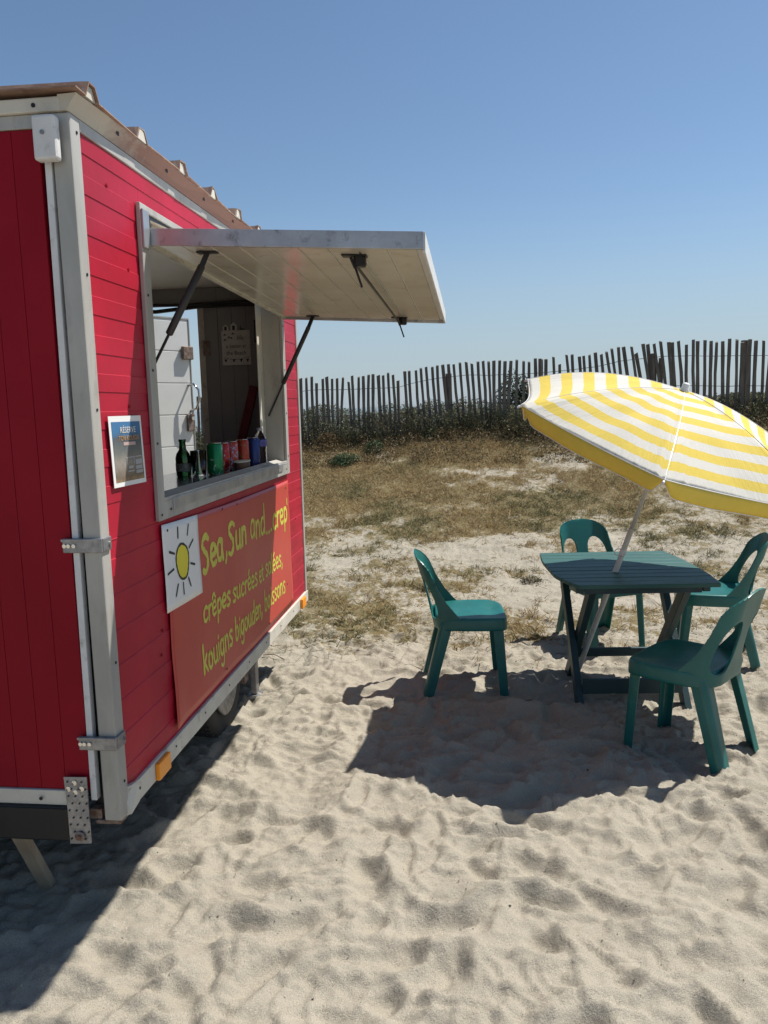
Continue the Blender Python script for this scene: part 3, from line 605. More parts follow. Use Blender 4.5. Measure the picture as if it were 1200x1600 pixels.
mb = MB(); mb.box(-1.24, -1.205, 3.98, 4.03, .03, .36); mb.box(-1.26, -1.19, 3.96, 4.05, .012, .03); mesh_obj('stabiliser_leg', mb, M['galv'], tr, bevel=.004)
mb = MB(); mb.box(-1.27, -1.245, 3.90, 3.97, .12, .36); mesh_obj('rusty_bracket', mb, M['rusty'], tr, bevel=.004)
# reflectors
for yy, L_ in ((2.34, 'amber side reflector near the corner post'), (4.505, 'amber side reflector at the far end')):
    mb = MB(); mb.box(XW+.0105, XW+.026, yy-.052, yy+.045, .393, .452); o = mesh_obj('reflector', mb, M['amber'], tr, bevel=.004); o['label'] = L_
# --- hatch frame
fr = mesh_obj('hatch_frame', MB().box(XW+.001, XW+.016, WY0, WY0+.055, WZ0, WZ1).box(XW+.001, XW+.016, WY1-.055, WY1, WZ0, WZ1)
     .box(XW+.0015, XW+.0155, WY0+.0555, WY1-.0555, WZ0, WZ0+.075).box(XW+.0015, XW+.0155, WY0+.0555, WY1-.0555, WZ1-.022, WZ1), M['alu'], tr, bevel=.0025)
mb = MB(); mb.box(XW-.055, XW+.0008, WY0+.045, WY0+.0555, WZ0+.06, WZ1-.022); mesh_obj('jamb_lining', mb, M['alu'], fr)
mb = MB(); mb.box(XW-.095, XW+.0008, WY1-.065, WY1-.0555, WZ0+.06, WZ1-.022); mesh_obj('jamb_lining', mb, M['alu'], fr)
mb = MB(); mb.box(XW-.10, XW-.0955, WY1-.17, WY1-.0655, WZ0+.04, WZ1-.03); mesh_obj('inner_post', mb, M['cream_trim'], fr)
mb = MB(); mb.add([(XW+.0165, WY0+.05, WZ0+.060), (XW+.0165, WY1-.05, WZ0+.060), (XW-.04, WY1-.05, WZ0+.082), (XW-.04, WY0+.05, WZ0+.082)], [(0,1,2,3)]); mesh_obj('sill', mb, M['alu'], fr, solid=.004)
mb = MB(); mb.box(XW+.002, XW+.010, WY0+.06, WY1-.06, WZ1-.06, WZ1-.0225); mesh_obj('dark_slot', mb, M['black'], fr)
mb = MB(); mb.tube([(XW+.002, WY0+.09, WZ1-.05), (XW+.012, WY0+.5, WZ1-.035), (XW+.004, WY1-.2, WZ1-.05)], .016, 8); mesh_obj('seal_roll', mb, M['wood_prop'], fr, smooth=True)
mb = MB(); mb.box(XW+.0165, XW+.024, WY0+.002, WY0+.05, WZ1-.14, WZ1-.02); mesh_obj('hinge_plate', mb, M['alu_bright'], fr, bevel=.002)
def screws(parent, pts, r=.0045, x=XW+.0165, name='screw', mat='black_metal'):
    mb = MB()
    for (y_, z_) in pts: mb.tube([(x, y_, z_), (x+.0018, y_, z_)], r, 7)
    o = mesh_obj(name, mb, M[mat], parent); return o
screws(fr, [(WY0+.02, WZ0+.02+.24*k) for k in range(5)]+[(WY0+.1+.24*k, WZ0+.03) for k in range(8)]+[(WY1-.03, WZ0+.1+.24*k) for k in range(5)])
screws(tr, [(Y0+.03, .5+.37*k) for k in range(6)], x=XW+.0062); screws(tr, [(Y0+.12+.3*k, .43) for k in range(9)], x=XW+.0102); screws(tr, [(Y0+.25+.37*k, ZT+.060) for k in range(7)], .008, XW+.022)
mb = MB()
for xx, zz in ((-1.147, 2.41), (-1.35, 2.415), (-1.9, 2.415), (-1.30, .457), (-1.6, .457)): mb.tube([(xx, Y0-.0125, zz), (xx, Y0-.0145, zz)], .006, 7)
mesh_obj('screw', mb, M['black_metal'], tr)
# nail heads and chipped spots on the red boards
screws(tr, [(2.25, 2.26), (2.36, 2.04), (3.3, 2.33), (2.42, .78), (2.44, .86), (2.30, 1.62), (4.45, .95)], .006, XW+.0006, 'screw', 'red_dark')
# --- counter
mb = MB(); mb.box(XW-.415, XW+.002, WY0+.06, WY1-.17, 1.284, 1.300); ct = mesh_obj('counter', mb, M['steel'], tr, bevel=.002)
mb = MB(); mb.box(XW+.0025, XW+.021, WY0+.12, WY1-.17, 1.262, 1.303); mesh_obj('counter_edge', mb, M['alu_bright'], ct, bevel=.002)
mb = MB(); mb.box(XW-.40, XW-.04, WY1-.1690, WY1-.066, 1.27, 1.288); mesh_obj('counter_end', mb, M['steel'], ct)
# --- raised hatch flap
FX0, FX1, FLZ = XW+.008, -.155, 2.155
def fsh(x, y): return -.054*(x-FX0)/.9-.034*(y-2.5)/1.8
flap = mesh_obj('hatch_flap', MB().box(FX0, FX1, 2.505, 4.305, FLZ-.005, FLZ+.032), M['white_paint'], tr)
for i in range(9):
    w = (FX1-FX0-.03)/9; x0 = FX0+.012+i*w
    mb = MB(); mb.add([(x0+.003, 2.52, FLZ-.0055), (x0+.006, 2.52, FLZ-.011), (x0+w-.004, 2.52, FLZ-.011), (x0+w-.001, 2.52, FLZ-.0055), (x0+.003, 4.29, FLZ-.0055), (x0+.006, 4.29, FLZ-.011), (x0+w-.004, 4.29, FLZ-.011), (x0+w-.001, 4.29, FLZ-.0055)],
       [(0,1,2,3), (7,6,5,4), (0,4,5,1), (1,5,6,2), (2,6,7,3), (3,7,4,0)]); mesh_obj('board', mb, M['flap_board'], flap)
mb = MB(); mb.box(FX0, FX1+.006, 2.492, 2.5048, FLZ-.016, FLZ+.038); mesh_obj('edge_profile', mb, M['alu_bright'], flap, bevel=.002)
mb = MB(); mb.box(FX0, FX1+.006, 4.3055, 4.318, FLZ-.024, FLZ+.040); mesh_obj('edge_profile', mb, M['alu_bright'], flap, bevel=.002)
mb = MB(); mb.box(FX1+.0005, FX1+.0105, 2.5052, 4.305, FLZ-.024, FLZ+.0395); mesh_obj('edge_profile', mb, M['white_strip'], flap, bevel=.002)
mb = MB(); mb.box(FX0-.004, FX0+.018, 2.506, 4.304, FLZ-.018, FLZ-.0062); mesh_obj('hinge_strip', mb, M['cream_trim'], flap)
# latch gear underneath
for yy in (2.62, 4.20):
    mb = MB(); mb.box(-.43, -.345, yy-.02, yy+.02, FLZ-.017, FLZ-.0115); mb.lathe([(.018, -.05), (.022, -.045), (.022, -.0175)], (-.37, yy, FLZ), 12); mb.beam((-.40, yy, FLZ-.02), (-.385, yy, FLZ-.055), .02, .01)
    la = mesh_obj('latch', mb, M['black_metal'], flap, bevel=.002)
    mb = MB(); mb.tube([(-.393, yy, FLZ-.03), (-.365, yy, FLZ-.115)], .004, 7); mesh_obj('latch_pin', mb, M['black_metal'], la)
mb = MB(); mb.tube([(-.385, 2.62, FLZ-.042), (-.385, 4.20, FLZ-.042)], .0055, 8); mesh_obj('latch_rod', mb, M['black_metal'], flap)
for ob_ in [flap]+list(flap.children_recursive):            # the flap hangs a little below level
    for v_ in ob_.data.vertices: v_.co.z += fsh(v_.co.x+TO[0], v_.co.y+TO[1])
# gas struts
for a, b in (((-.885, 2.60, FLZ-.02+fsh(-.885, 2.6)), (XW-.02, 2.515, 1.725)), ((-.862, 4.22, FLZ-.02+fsh(-.862, 4.22)), (XW-.075, 4.225, 1.563))):
    a = Vector(a); b = Vector(b); d = b-a; mb = MB(); mb.tube([a+d*.09, a+d*.10, a+d*.66, a+d*.67], [.008, .0125, .0125, .008], 12)
    st = mesh_obj('gas_strut', mb, M['black'], tr, smooth=True)
    mb = MB(); mb.tube([a+d*.67, b], .005, 8); mesh_obj('strut_rod', mb, M['black_metal'], st)
    mb = MB(); mb.box(a.x-.035, a.x+.035, a.y-.018, a.y+.018, a.z+.003, a.z+.0085); mb.beam(a+Vector((0, 0, .006)), a+d*.1, .018, .018); mesh_obj('strut_bracket', mb, M['black_metal'], st, bevel=.002)

# --- banner with painted lettering
BX = XW+.003
def bsurf(y, z):                                          # slight waviness of the vinyl
    return BX+.0045+.0018*math.sin(y*9+z*3)+.0012*math.sin(z*17+y*4)+(.012*max(0, (2.60-y)/.14)*max(0, (.75-z)/.28) if y < 2.60 and z < .75 else 0)
def bgrid(mb, f, nu, nv):
    vs = [f(i/nu, j/nv) for j in range(nv+1) for i in range(nu+1)]
    return mb.add(vs, [(j*(nu+1)+i, j*(nu+1)+i+1, (j+1)*(nu+1)+i+1, (j+1)*(nu+1)+i) for j in range(nv) for i in range(nu)])
def bf(u, v):
    y = 2.487+u*(4.283-2.487)+.008*math.sin(v*3)*(1-u); zt = 1.214-.018*u-.006*math.sin(u*math.pi); zl = .482+.004*math.sin(u*7); z = zl+(zt-zl)*v; return (bsurf(y, z), y, z)
ban = mesh_obj('banner', bgrid(MB(), bf, 60, 28), M['banner'], tr, smooth=True, solid=.0008)
ban['label'] = 'orange red vinyl banner with hand painted yellow menu lettering'
def wf(u, v):
    y = 2.468+u*.345-.004*v; z = .912+(1.220-.012*u-.912)*v-.010*u*(1-v); return (bsurf(y, z)+.0022, y, z)
wp = mesh_obj('white_panel', bgrid(MB(), wf, 16, 12), M['paper'], ban, smooth=True, solid=.0006)
def stroke(mb, pts, w, dx=.0034, closed=False):           # flat brush stroke on the banner plane, pts=(y,z)
    P_ = [np.array(p, float) for p in pts]
    if len(P_) > 2:                                       # Catmull-Rom smoothing
        Q = []; n = len(P_); rng_ = range(n) if closed else range(n-1)
        for i in rng_:
            p0 = P_[(i-1) % n] if closed or i > 0 else P_[0]; p1 = P_[i]; p2 = P_[(i+1) % n]; p3 = P_[(i+2) % n] if closed or i+2 < n else P_[-1]
            for t in (0, .25, .5, .75):
                Q.append(.5*((2*p1)+(-p0+p2)*t+(2*p0-5*p1+4*p2-p3)*t*t+(-p0+3*p1-3*p2+p3)*t**3))
        Q.append(P_[0] if closed else P_[-1]); P_ = Q
    vs = []; n = len(P_)
    for i, p in enumerate(P_):
        d = P_[min(i+1, n-1)]-P_[max(i-1, 0)]; d /= np.linalg.norm(d)+1e-9; nn = np.array([-d[1], d[0]]); ww = w*(1+.18*math.sin(i*1.3+p[0]*90))*.5
        for s_ in (1, -1): q = p+nn*ww*s_; vs.append((bsurf(q[0], q[1])+dx, q[0], q[1]))
    mb.add(vs, [(2*i, 2*i+1, 2*i+3, 2*i+2) for i in range(n-1)])
    for e, s_ in ((0, 1), (n-1, -1)):                     # rounded ends
        c = P_[e]; r = w*.5; k = 8; ring = [c+np.array([math.cos(2*math.pi*j/k), math.sin(2*math.pi*j/k)])*r for j in range(k)]
        mb.add([(bsurf(q[0], q[1])+dx+.0002, q[0], q[1]) for q in ring], [tuple(range(k))])
G = {  # glyphs: (advance, [polylines]) in x-height units
 'S': (.95, [[(.80,1.45),(.55,1.62),(.22,1.48),(.14,1.18),(.36,.92),(.62,.62),(.60,.20),(.34,-.06),(.06,.05)]]),
 'e': (.80, [[(.12,.50),(.62,.56),(.58,.92),(.34,1.0),(.12,.78),(.08,.40),(.28,.02),(.64,.10)]]),
 'a': (.82, [[(.60,.92),(.32,1.0),(.08,.70),(.10,.20),(.34,.02),(.58,.30),(.62,.95)],[(.62,.95),(.62,.4),(.70,.0)]]),
 ',': (.35, [[(.16,.12),(.14,-.12),(.02,-.34)]]), '.': (.32, [[(.10,.04),(.16,.04)]]), "'": (.3, [[(.12,1.75),(.10,1.40)]]),
 'u': (.84, [[(.10,.98),(.10,.30),(.28,.02),(.54,.18),(.62,.55)],[(.62,.98),(.62,.4),(.70,0)]]),
 'n': (.84, [[(.10,.98),(.12,0)],[(.12,.55),(.34,.96),(.58,.84),(.64,.4),(.66,0)]]),
 'd': (.86, [[(.60,.86),(.32,1.0),(.08,.66),(.12,.14),(.36,.02),(.60,.34)],[(.64,1.75),(.62,.7),(.66,0)]]),
 'c': (.74, [[(.62,.86),(.38,1.0),(.12,.74),(.10,.28),(.32,.0),(.62,.14)]]),
 'r': (.62, [[(.12,.98),(.12,0)],[(.12,.55),(.28,.92),(.54,.96)]]),
 'p': (.84, [[(.12,.98),(.12,.2),(.10,-.65)],[(.12,.75),(.40,1.0),(.66,.70),(.60,.20),(.34,.02),(.14,.18)]]),
 's': (.70, [[(.56,.90),(.30,1.0),(.12,.78),(.34,.52),(.54,.28),(.40,.02),(.08,.06)]]),
 't': (.58, [[(.28,1.45),(.26,.40),(.36,.02),(.54,.08)],[(.06,.98),(.52,1.0)]]),
 'l': (.36, [[(.14,1.70),(.14,.3),(.20,0)]]), 'i': (.34, [[(.14,.95),(.15,0)],[(.13,1.34),(.16,1.40)]]),
 'k': (.80, [[(.12,1.70),(.12,.8),(.10,0)],[(.58,.98),(.16,.48)],[(.24,.56),(.64,0)]]),
 'o': (.84, [[(.36,1.0),(.12,.76),(.10,.26),(.34,.0),(.60,.22),(.62,.74),(.36,1.0)]]),
 'g': (.84, [[(.60,.88),(.32,1.0),(.10,.66),(.14,.18),(.38,.06),(.60,.36)],[(.62,1.0),(.62,.1),(.54,-.50),(.28,-.68),(.08,-.50)]]),
 'b': (.84, [[(.12,1.70),(.12,.8),(.14,.05)],[(.14,.70),(.40,1.0),(.64,.70),(.58,.16),(.32,.0),(.14,.18)]]),
 'é': None, 'ê': None, ' ': (.6, [])}
G['é'] = (.80, G['e'][1]+[[(.24,1.30),(.50,1.60)]]); G['ê'] = (.80, G['e'][1]+[[(.10,1.24),(.34,1.58),(.58,1.24)]])
def word(txt, y0, y1, z0, z1, xh, w):
    mb = MB(); tot = sum(G[c][0] for c in txt); k = (y1-y0)/tot; p = 0
    for c in txt:
        jz = random.uniform(-.05, .05)*xh
        for pl in G[c][1]:
            stroke(mb, [(y0+(p+a)*k, z0+(z1-z0)*(p/tot)+jz+b_*xh) for a, b_ in pl], w*random.uniform(1.02, 1.22), .0015)
        p += G[c][0]
    o = mesh_obj('lettering', mb, M['letter'], ban); return o
word('Sea', 2.835, 3.10, .975, .982, .083, .021); word(',', 3.115, 3.155, .985, .985, .083, .018)
word('Sun', 3.16, 3.43, .985, .990, .080, .020); word('and', 3.49, 3.765, .990, .972, .083, .016); word('...', 3.765, 3.885, .972, .972, .08, .017)
word('crep', 3.89, 4.225, .975, .975, .075, .017); word("'", 4.215, 4.25, .96, .96, .078, .015)
word('crêpes', 2.81, 3.155, .778, .768, .057, .0135); word('sucrées', 3.18, 3.57, .768, .757, .057, .0125); word('et', 3.60, 3.685, .755, .755, .055, .0115); word('salées,', 3.725, 4.07, .757, .750, .058, .012)
word('kouigns', 2.775, 3.165, .582, .586, .066, .014); word('bigouden,', 3.195, 3.635, .586, .590, .062, .0125); word('boissons', 3.675, 4.10, .590, .592, .063, .012)
# the drawn sun
mb = MB(); cy, cz = 2.628, 1.063; ring = [(cy+.060*math.cos(a)*(1+.06*math.sin(3*a)), cz+.066*math.sin(a)*(1+.05*math.cos(2*a+1))) for a in [2*math.pi*k/20 for k in range(20)]]
mb.add([(bsurf(y, z)+.0032, y, z) for y, z in ring], [tuple(range(20))]); mesh_obj('sun_disc', mb, M['sun_yellow'], ban)
mb = MB(); stroke(mb, ring, .0085, .0040, closed=True)
for (a, b_) in [((2.598,1.155),(2.600,1.190)), ((2.690,1.150),(2.705,1.185)), ((2.515,1.118),(2.555,1.105)), ((2.700,1.100),(2.745,1.122)), ((2.490,1.045),(2.540,1.052)), ((2.705,1.040),(2.745,1.028)), ((2.548,.955),(2.570,.990)), ((2.620,.945),(2.618,.985)), ((2.690,.958),(2.672,.992))]:
    stroke(mb, [a, b_], .0095, .0038)
mesh_obj('sun_outline', mb, M['ink'], ban)
screws(ban, [(2.51, 1.195), (3.3, 1.185), (4.2, 1.16), (3.1, 1.19), (3.75, .505), (4.15, .62), (3.05, .51)], .005, BX+.0075)
# --- laminated poster
def poster_mat():
    m, nt, b, out = new_mat('printed_poster'); v = coords(nt); sx = nt.nodes.new('ShaderNodeSeparateXYZ'); nt.links.new(v, sx.inputs[0])
    mr = nt.nodes.new('ShaderNodeMapRange'); mr.inputs[1].default_value = 1.40; mr.inputs[2].default_value = 1.575; nt.links.new(sx.outputs[2], mr.inputs[0])
    n = noise(nt, 38, 6, .65, v, .6); a = nt.nodes.new('ShaderNodeMath'); a.operation = 'MULTIPLY_ADD'; a.inputs[1].default_value = .35; nt.links.new(n.outputs[0], a.inputs[0]); nt.links.new(mr.outputs[0], a.inputs[2])
    r = ramp(nt, a.outputs[0], [(.10, (.42,.26,.12)), (.22, (.16,.13,.10)), (.45, (.30,.27,.24)), (.62, (.17,.18,.17)), (.85, (.10,.12,.14)), (1., (.07,.19,.36))]); nt.links.new(r.outputs[0], b.inputs['Base Color']); b.inputs['Roughness'].default_value = .15; return m  # print colours lightened to carry a pale grey reflection
px_ = XW+.0085
def pq(mb, c, x): return mb.add([(x, *p) for p in c], [(0,1,2,3)])
po = mesh_obj('poster', pq(MB(), [(2.146,1.380), (2.370,1.378), (2.357,1.591), (2.136,1.591)], px_), M['paper'], tr, solid=.0012)
po['label'] = 'laminated poster taped beside the hatch'
mesh_obj('print', pq(MB(), [(2.160,1.394), (2.357,1.392), (2.346,1.573), (2.151,1.574)], px_+.0012), poster_mat(), po)
def text_mesh(name, txt, loc, size, mat, parent, rot, sx=1.0):
    cu = D.curves.new(name, 'FONT'); cu.body = txt; cu.size = size; cu.align_x = 'CENTER'; cu.extrude = .0002; cu.resolution_u = 2
    to = D.objects.new(name, cu); COL.objects.link(to); bpy.context.view_layer.update()
    me = D.meshes.new_from_object(to.evaluated_get(bpy.context.evaluated_depsgraph_get())); D.objects.remove(to); D.curves.remove(cu)
    me.materials.clear(); me.materials.append(mat); o = D.objects.new(name, me); COL.objects.link(o)
    if parent is not None: o.parent = parent; o.location = Vector(loc)-Vector(parent['_o'])
    else: o.location = loc
    o.rotation_euler = rot; o.scale = (sx, 1, 1); return o
ROTX = (math.pi/2, 0, math.pi/2)                          # text facing +X
M['wht'] = surf('white_print', (.72,.70,.66), None, .4, bstr=0); M['orange_print'] = surf('orange_print', (.50,.27,.08), None, .4, bstr=0); M['pink_print'] = surf('pink_print', (.50,.36,.33), None, .4, bstr=0)
text_mesh('print_title', 'RÉSERVE', (px_+.0022, 2.258, 1.540), .026, M['wht'], po, ROTX, 1.1)
text_mesh('print_subtitle', 'TON KOUIGN', (px_+.0022, 2.262, 1.517), .021, M['orange_print'], po, ROTX, 1.05)
mesh_obj('print_band', pq(MB(), [(2.222,1.502), (2.305,1.501), (2.304,1.511), (2.222,1.512)], px_+.0022), M['pink_print'], po)
mb = MB()
for (a, b_, c_, d_) in ((2.235,2.29,1.463,1.466), (2.235,2.24,1.444,1.463), (2.285,2.29,1.444,1.463), (2.296,2.34,1.463,1.466), (2.297,2.342,1.440,1.455), (2.297,2.343,1.425,1.436), (2.298,2.345,1.412,1.422), (2.243,2.285,1.420,1.424), (2.248,2.28,1.430,1.438)): pq(mb, [(a, c_), (b_, c_), (b_, d_), (a, d_)], px_+.0022)
M['greyprint'] = surf('grey_print', (.36,.37,.38), None, .4, bstr=0); mesh_obj('print_panels', mb, M['greyprint'], po)

# ------------------------------------------------------------------ inside: plaque and drinks
pl = thing('beach_plaque', 'small white wooden plaque hanging on the dark wall inside the stall', 'plaque', (-1.414, 4.585, 1.98))
PY = 4.596
M['plaque'] = surf('plaque_white', (.62,.61,.57), (.5,.49,.45), .7, nscale=12, stretch=(1,1,4))
plb = mesh_obj('plaque_board', MB().box(-1.502, -1.325, PY-.012, PY, 1.87, 2.075), M['plaque'], pl, bevel=.002)
mb = MB()
for hx, w, h in ((-1.474, .034, .036), (-1.424, .040, .048)):
    mb.poly_extrude([(hx-w/2, 2.0755), (hx+w/2, 2.0755), (hx+w/2, 2.0755+h*.6), (hx, 2.0755+h), (hx-w/2, 2.0755+h*.6)], lambda u, v, t: (u, PY-.010+t, v), .008)
hm = mesh_obj('beach_hut', mb, M['plaque'], pl)
mb = MB()
for hx, w, h in ((-1.474, .014, .026), (-1.424, .016, .032)): mb.box(hx-w/2, hx+w/2, PY-.0118, PY-.0105, 2.077, 2.077+h*.8)
mb.box(-1.385, -1.382, PY-.01, PY-.004, 2.0755, 2.10); mb.box(-1.382, -1.36, PY-.01, PY-.004, 2.078, 2.084)
mesh_obj('hut_door', mb, M['ink'], hm)
RF = (math.pi/2, 0, 0)
for t_, x_, z_, s_ in (('life', -1.385, 2.018, .040), ('is better at', -1.415, 1.972, .033), ('the Beach', -1.413, 1.930, .036)):
    o = text_mesh('inscription', t_, (x_, PY-.0135, z_), s_, M['ink'], plb, RF, .86); o.data.transform(Matrix.Shear('XY', 4, (.25, 0)) if False else Matrix.Identity(4))
mb = MB()
for k in range(9): mb.box(-1.492+k*.018, -1.479+k*.018, PY-.0138, PY-.0126, 1.912-.010*math.sin(k*.4), 1.915-.010*math.sin(k*.4))
for tx in (-1.48, -1.43, -1.385, -1.345): mb.add([(tx-.01, PY-.0132, 1.905), (tx+.01, PY-.0132, 1.905), (tx, PY-.0132, 1.885)], [(0,2,1)])
for tx, tz in ((-1.48, 2.045), (-1.455, 2.030), (-1.48, 2.015), (-1.43, 2.05), (-1.44, 2.025)): mb.add([(tx-.009, PY-.0132, tz), (tx+.009, PY-.0132, tz+.003), (tx, PY-.0132, tz+.013)], [(0,1,2)])
mesh_obj('bunting', mb, M['ink'], plb)
CZ = 1.3003
def can(label, x, y, r, h, mat, group='drinks cans on the counter'):
    t = thing('drink_can', label, 'can', (x, y, CZ), 0, group)
    b = mesh_obj('body', MB().lathe([(r*.80, 0), (r*.98, .006), (r, .012), (r, h-.012), (r*.86, h-.003)], (x, y, CZ), 24), mat, t, smooth=True)
    mesh_obj('rim', MB().lathe([(r*.86, h-.003), (r*.88, h), (r*.84, h), (r*.80, h-.004), (.001, h-.004)], (x, y, CZ), 24), M['chrome'], t, smooth=True)
    mesh_obj('base', MB().lathe([(r*.78, .0005), (r*.86, .0015), (r*.985, .007), (r*.94, .0072)], (x, y, CZ), 24), M['chrome'], t)
    return t
can('tall green drinks can, biggest can on the counter', -1.215, 3.52, .038, .150, can_mat('can_green', (.005,.22,.075), (.5,.6,.5), .63, 28))
can('bright red drinks can right beside the green can', -1.245, 3.74, .031, .140, can_mat('can_red', (.42,.02,.02), (.6,.5,.48), .60, 45))
can('red drinks can with blue and white print behind the brown tub', -1.222, 3.80, .033, .144, can_mat('can_orange', (.40,.05,.03), (.25,.35,.55), .55, 40))
can('orange red drinks can next to the blue can', -1.20, 3.92, .033, .148, can_mat('can_dark', (.38,.04,.015), (.25,.15,.05), .58, 38))
can('dark blue drinks can, rightmost of the row of cans', -1.165, 4.00, .034, .154, can_mat('can_blue', (.015,.035,.16), (.2,.3,.5), .66, 30))
# dark green glass bottle, short
t = thing('glass_bottle', 'dark green glass bottle at the left end of the drinks', 'bottle', (-1.34, 3.44, CZ))
mesh_obj('bottle_glass', MB().lathe([(.030, 0), (.034, .005), (.035, .085), (.030, .105), (.017, .125), (.014, .16), (.017, .162), (.017, .172)], (-1.34, 3.44, CZ)), M['green_glass'], t, smooth=True)
mesh_obj('bottle_label', MB().lathe([(.0356, .025), (.0356, .062)], (-1.34, 3.44, CZ), cap=False), surf('dark_label', (.10,.11,.10), (.2,.2,.18), .5, nscale=50), t, smooth=True)
t = thing('drinking_glass', 'greenish drinking glass standing between green bottle and green can', 'glass', (-1.27, 3.45, CZ))
mesh_obj('tumbler', MB().lathe([(.030, 0), (.031, .004), (.038, .118), (.0365, .118), (.029, .008), (.001, .008)], (-1.27, 3.45, CZ)), M['clear_glass'], t, smooth=True)
mesh_obj('green_syrup', MB().lathe([(.028, .010), (.0335, .085), (.001, .085)], (-1.27, 3.45, CZ)), glass('green_syrup', (.10,.42,.16), .05, 1.33), t, smooth=True)
# brown tub with pale lid
t = thing('snack_tub', 'low dark brown oval tub with pale lid in front of the red cans', 'tub', (-1.14, 3.70, CZ))
def oval(z, s): return [(-1.14+.034*s*math.cos(a), 3.70+.085*s*math.sin(a), CZ+z) for a in [2*math.pi*k/28 for k in range(28)]]
def loft(rings):
    mb = MB(); n = len(rings[0]); fs = [(i*n+k, i*n+(k+1)%n, (i+1)*n+(k+1)%n, (i+1)*n+k) for i in range(len(rings)-1) for k in range(n)]
    mb.add([p for r in rings for p in r], fs+[tuple(range(n))[::-1], tuple((len(rings)-1)*n+k for k in range(n))]); return mb
mesh_obj('tub_body', loft([oval(0, .9), oval(.045, 1)]), surf('dark_brown_tub', (.05,.022,.015), (.07,.03,.02), .4), t, bevel=.002)
mesh_obj('tub_lid', loft([oval(.0455, 1.04), oval(.052, 1.04)]), M['cream_trim'], t, bevel=.002)
# water bottle
t = thing('water_bottle', 'clear plastic water bottle with blue label by the hatch jamb', 'bottle', (-1.135, 4.03, CZ)); c = (-1.135, 4.03, CZ)
mesh_obj('bottle_body', MB().lathe([(.028, 0), (.033, .006), (.034, .03), (.031, .035), (.034, .04), (.031, .06), (.034, .066), (.031, .085), (.034, .10), (.034, .14), (.026, .165), (.014, .18), (.013, .19)], c), M['clear_plastic'], t, smooth=True)
mesh_obj('bottle_label', MB().lathe([(.0348, .105), (.0348, .140)], c, cap=False), surf('blue_label', (.03,.04,.22), (.10,.10,.4), .4, nscale=40), t, smooth=True)
mesh_obj('bottle_cap', MB().lathe([(.015, .188), (.0155, .20), (.013, .203)], c, 18), surf('pale_cap', (.45,.45,.5)), t)
t = thing('napkin', 'crumpled white paper scrap on the counter near the hatch corner', 'paper', (-1.10, 3.93, CZ))
mesh_obj('paper_sheet', MB().add([(-1.13, 3.88, CZ+.001), (-1.07, 3.87, CZ+.012), (-1.065, 3.96, CZ+.003), (-1.12, 3.97, CZ+.014), (-1.097, 3.92, CZ+.004)], [(0,1,4), (1,2,4), (2,3,4), (3,0,4)]), M['paper'], t)

# ------------------------------------------------------------------ plastic stacking chairs
def superline(F, s0, s1, z0, z1, ds):
    """mesh of the region F(s,z)>0 with its border vertices pulled onto F=0"""
    ns = int((s1-s0)/ds)+1; nz = int((z1-z0)/ds)+1
    s, z = np.meshgrid(np.linspace(s0, s1, ns), np.linspace(z0, z1, nz))
    for it in range(4):
        f = F(s, z); e = 1e-4; gs = (F(s+e, z)-F(s-e, z))/(2*e); gz = (F(s, z+e)-F(s, z-e))/(2*e); g2 = gs*gs+gz*gz+1e-9
        d = f/np.sqrt(g2); mv = (np.abs(d) < ds*.62) if it == 0 else mk
        mk = mv; s = np.where(mk, s-f*gs/g2, s); z = np.where(mk, z-f*gz/g2, z)
    f = F(s, z); ok = (f > -1e-3) | mk; idx = np.arange(ns*nz).reshape(nz, ns); fs = []
    for j in range(nz-1):
        for i in range(ns-1):
            q = [(j, i), (j, i+1), (j+1, i+1), (j+1, i)]; w = [idx[a] for a in q if ok[a]]
            if sum(mk[a] for a in q) == 4 and F(np.mean([s[a] for a in q]), np.mean([z[a] for a in q])) < 0: continue
            if len(w) == 4: fs.append(tuple(int(k) for k in w))
            elif len(w) == 3: fs.append(tuple(int(k) for k in w))
    used = sorted({k for f_ in fs for k in f_}); mp = {k: n for n, k in enumerate(used)}
    s = s.ravel(); z = z.ravel(); return [(float(s[k]), float(z[k])) for k in used], [tuple(mp[k] for k in f_) for f_ in fs]
def backF(s, z):
    a = np.abs(s); zt = .785
    # outer border
    W = np.interp(z, [.36, .40, .45, .52, .60, .68], [.345, .335, .290, .250, .222, .208])
    up = np.clip((z-.655)/(zt-.655), 0, 2); Wt = .211*np.clip(1-up**2.3, 1e-4, 1)**(1/2.1)
    out = np.minimum(W, np.where(z > .655, Wt, 9))-a
    out = np.minimum(out, (zt-z)*.9)
    # holes
    cz = .545; hz = .118; t = np.clip((z-cz)/hz, -1.6, 1.6)
    cs = .112-.018*t; hs = .067-.004*t
    hole = ((np.abs(a-cs)/hs)**2.4+np.abs(t)**2.4)**(1/2.4)-1
    return np.minimum(out, hole*.08)
pts, fs = superline(backF, -.36, .36, .372, .80, .0105)
def back_map(s, z):
    a = abs(s); sg = 1 if s >= 0 else -1; s0 = .085; R_ = .105; arc = R_*math.radians(82)
    if a < s0: x = a; y = 0; 
    elif a < s0+arc: th = (a-s0)/R_; x = s0+R_*math.sin(th); y = R_*(1-math.cos(th))
    else: th = math.radians(82); x = s0+R_*math.sin(th)+(a-s0-arc)*math.cos(th); y = R_*(1-math.cos(th))+(a-s0-arc)*math.sin(th)
    t = (z-.38)/.41; y = y*(1-.18*t)-.035*(a/.2)**2*0
    x = x*(1.03-.05*t)
    return (sg*x, -.185-.085*t-.02*t*t+y, z)
mb_back = MB(); mb_back.add([back_map(*p) for p in pts], fs)
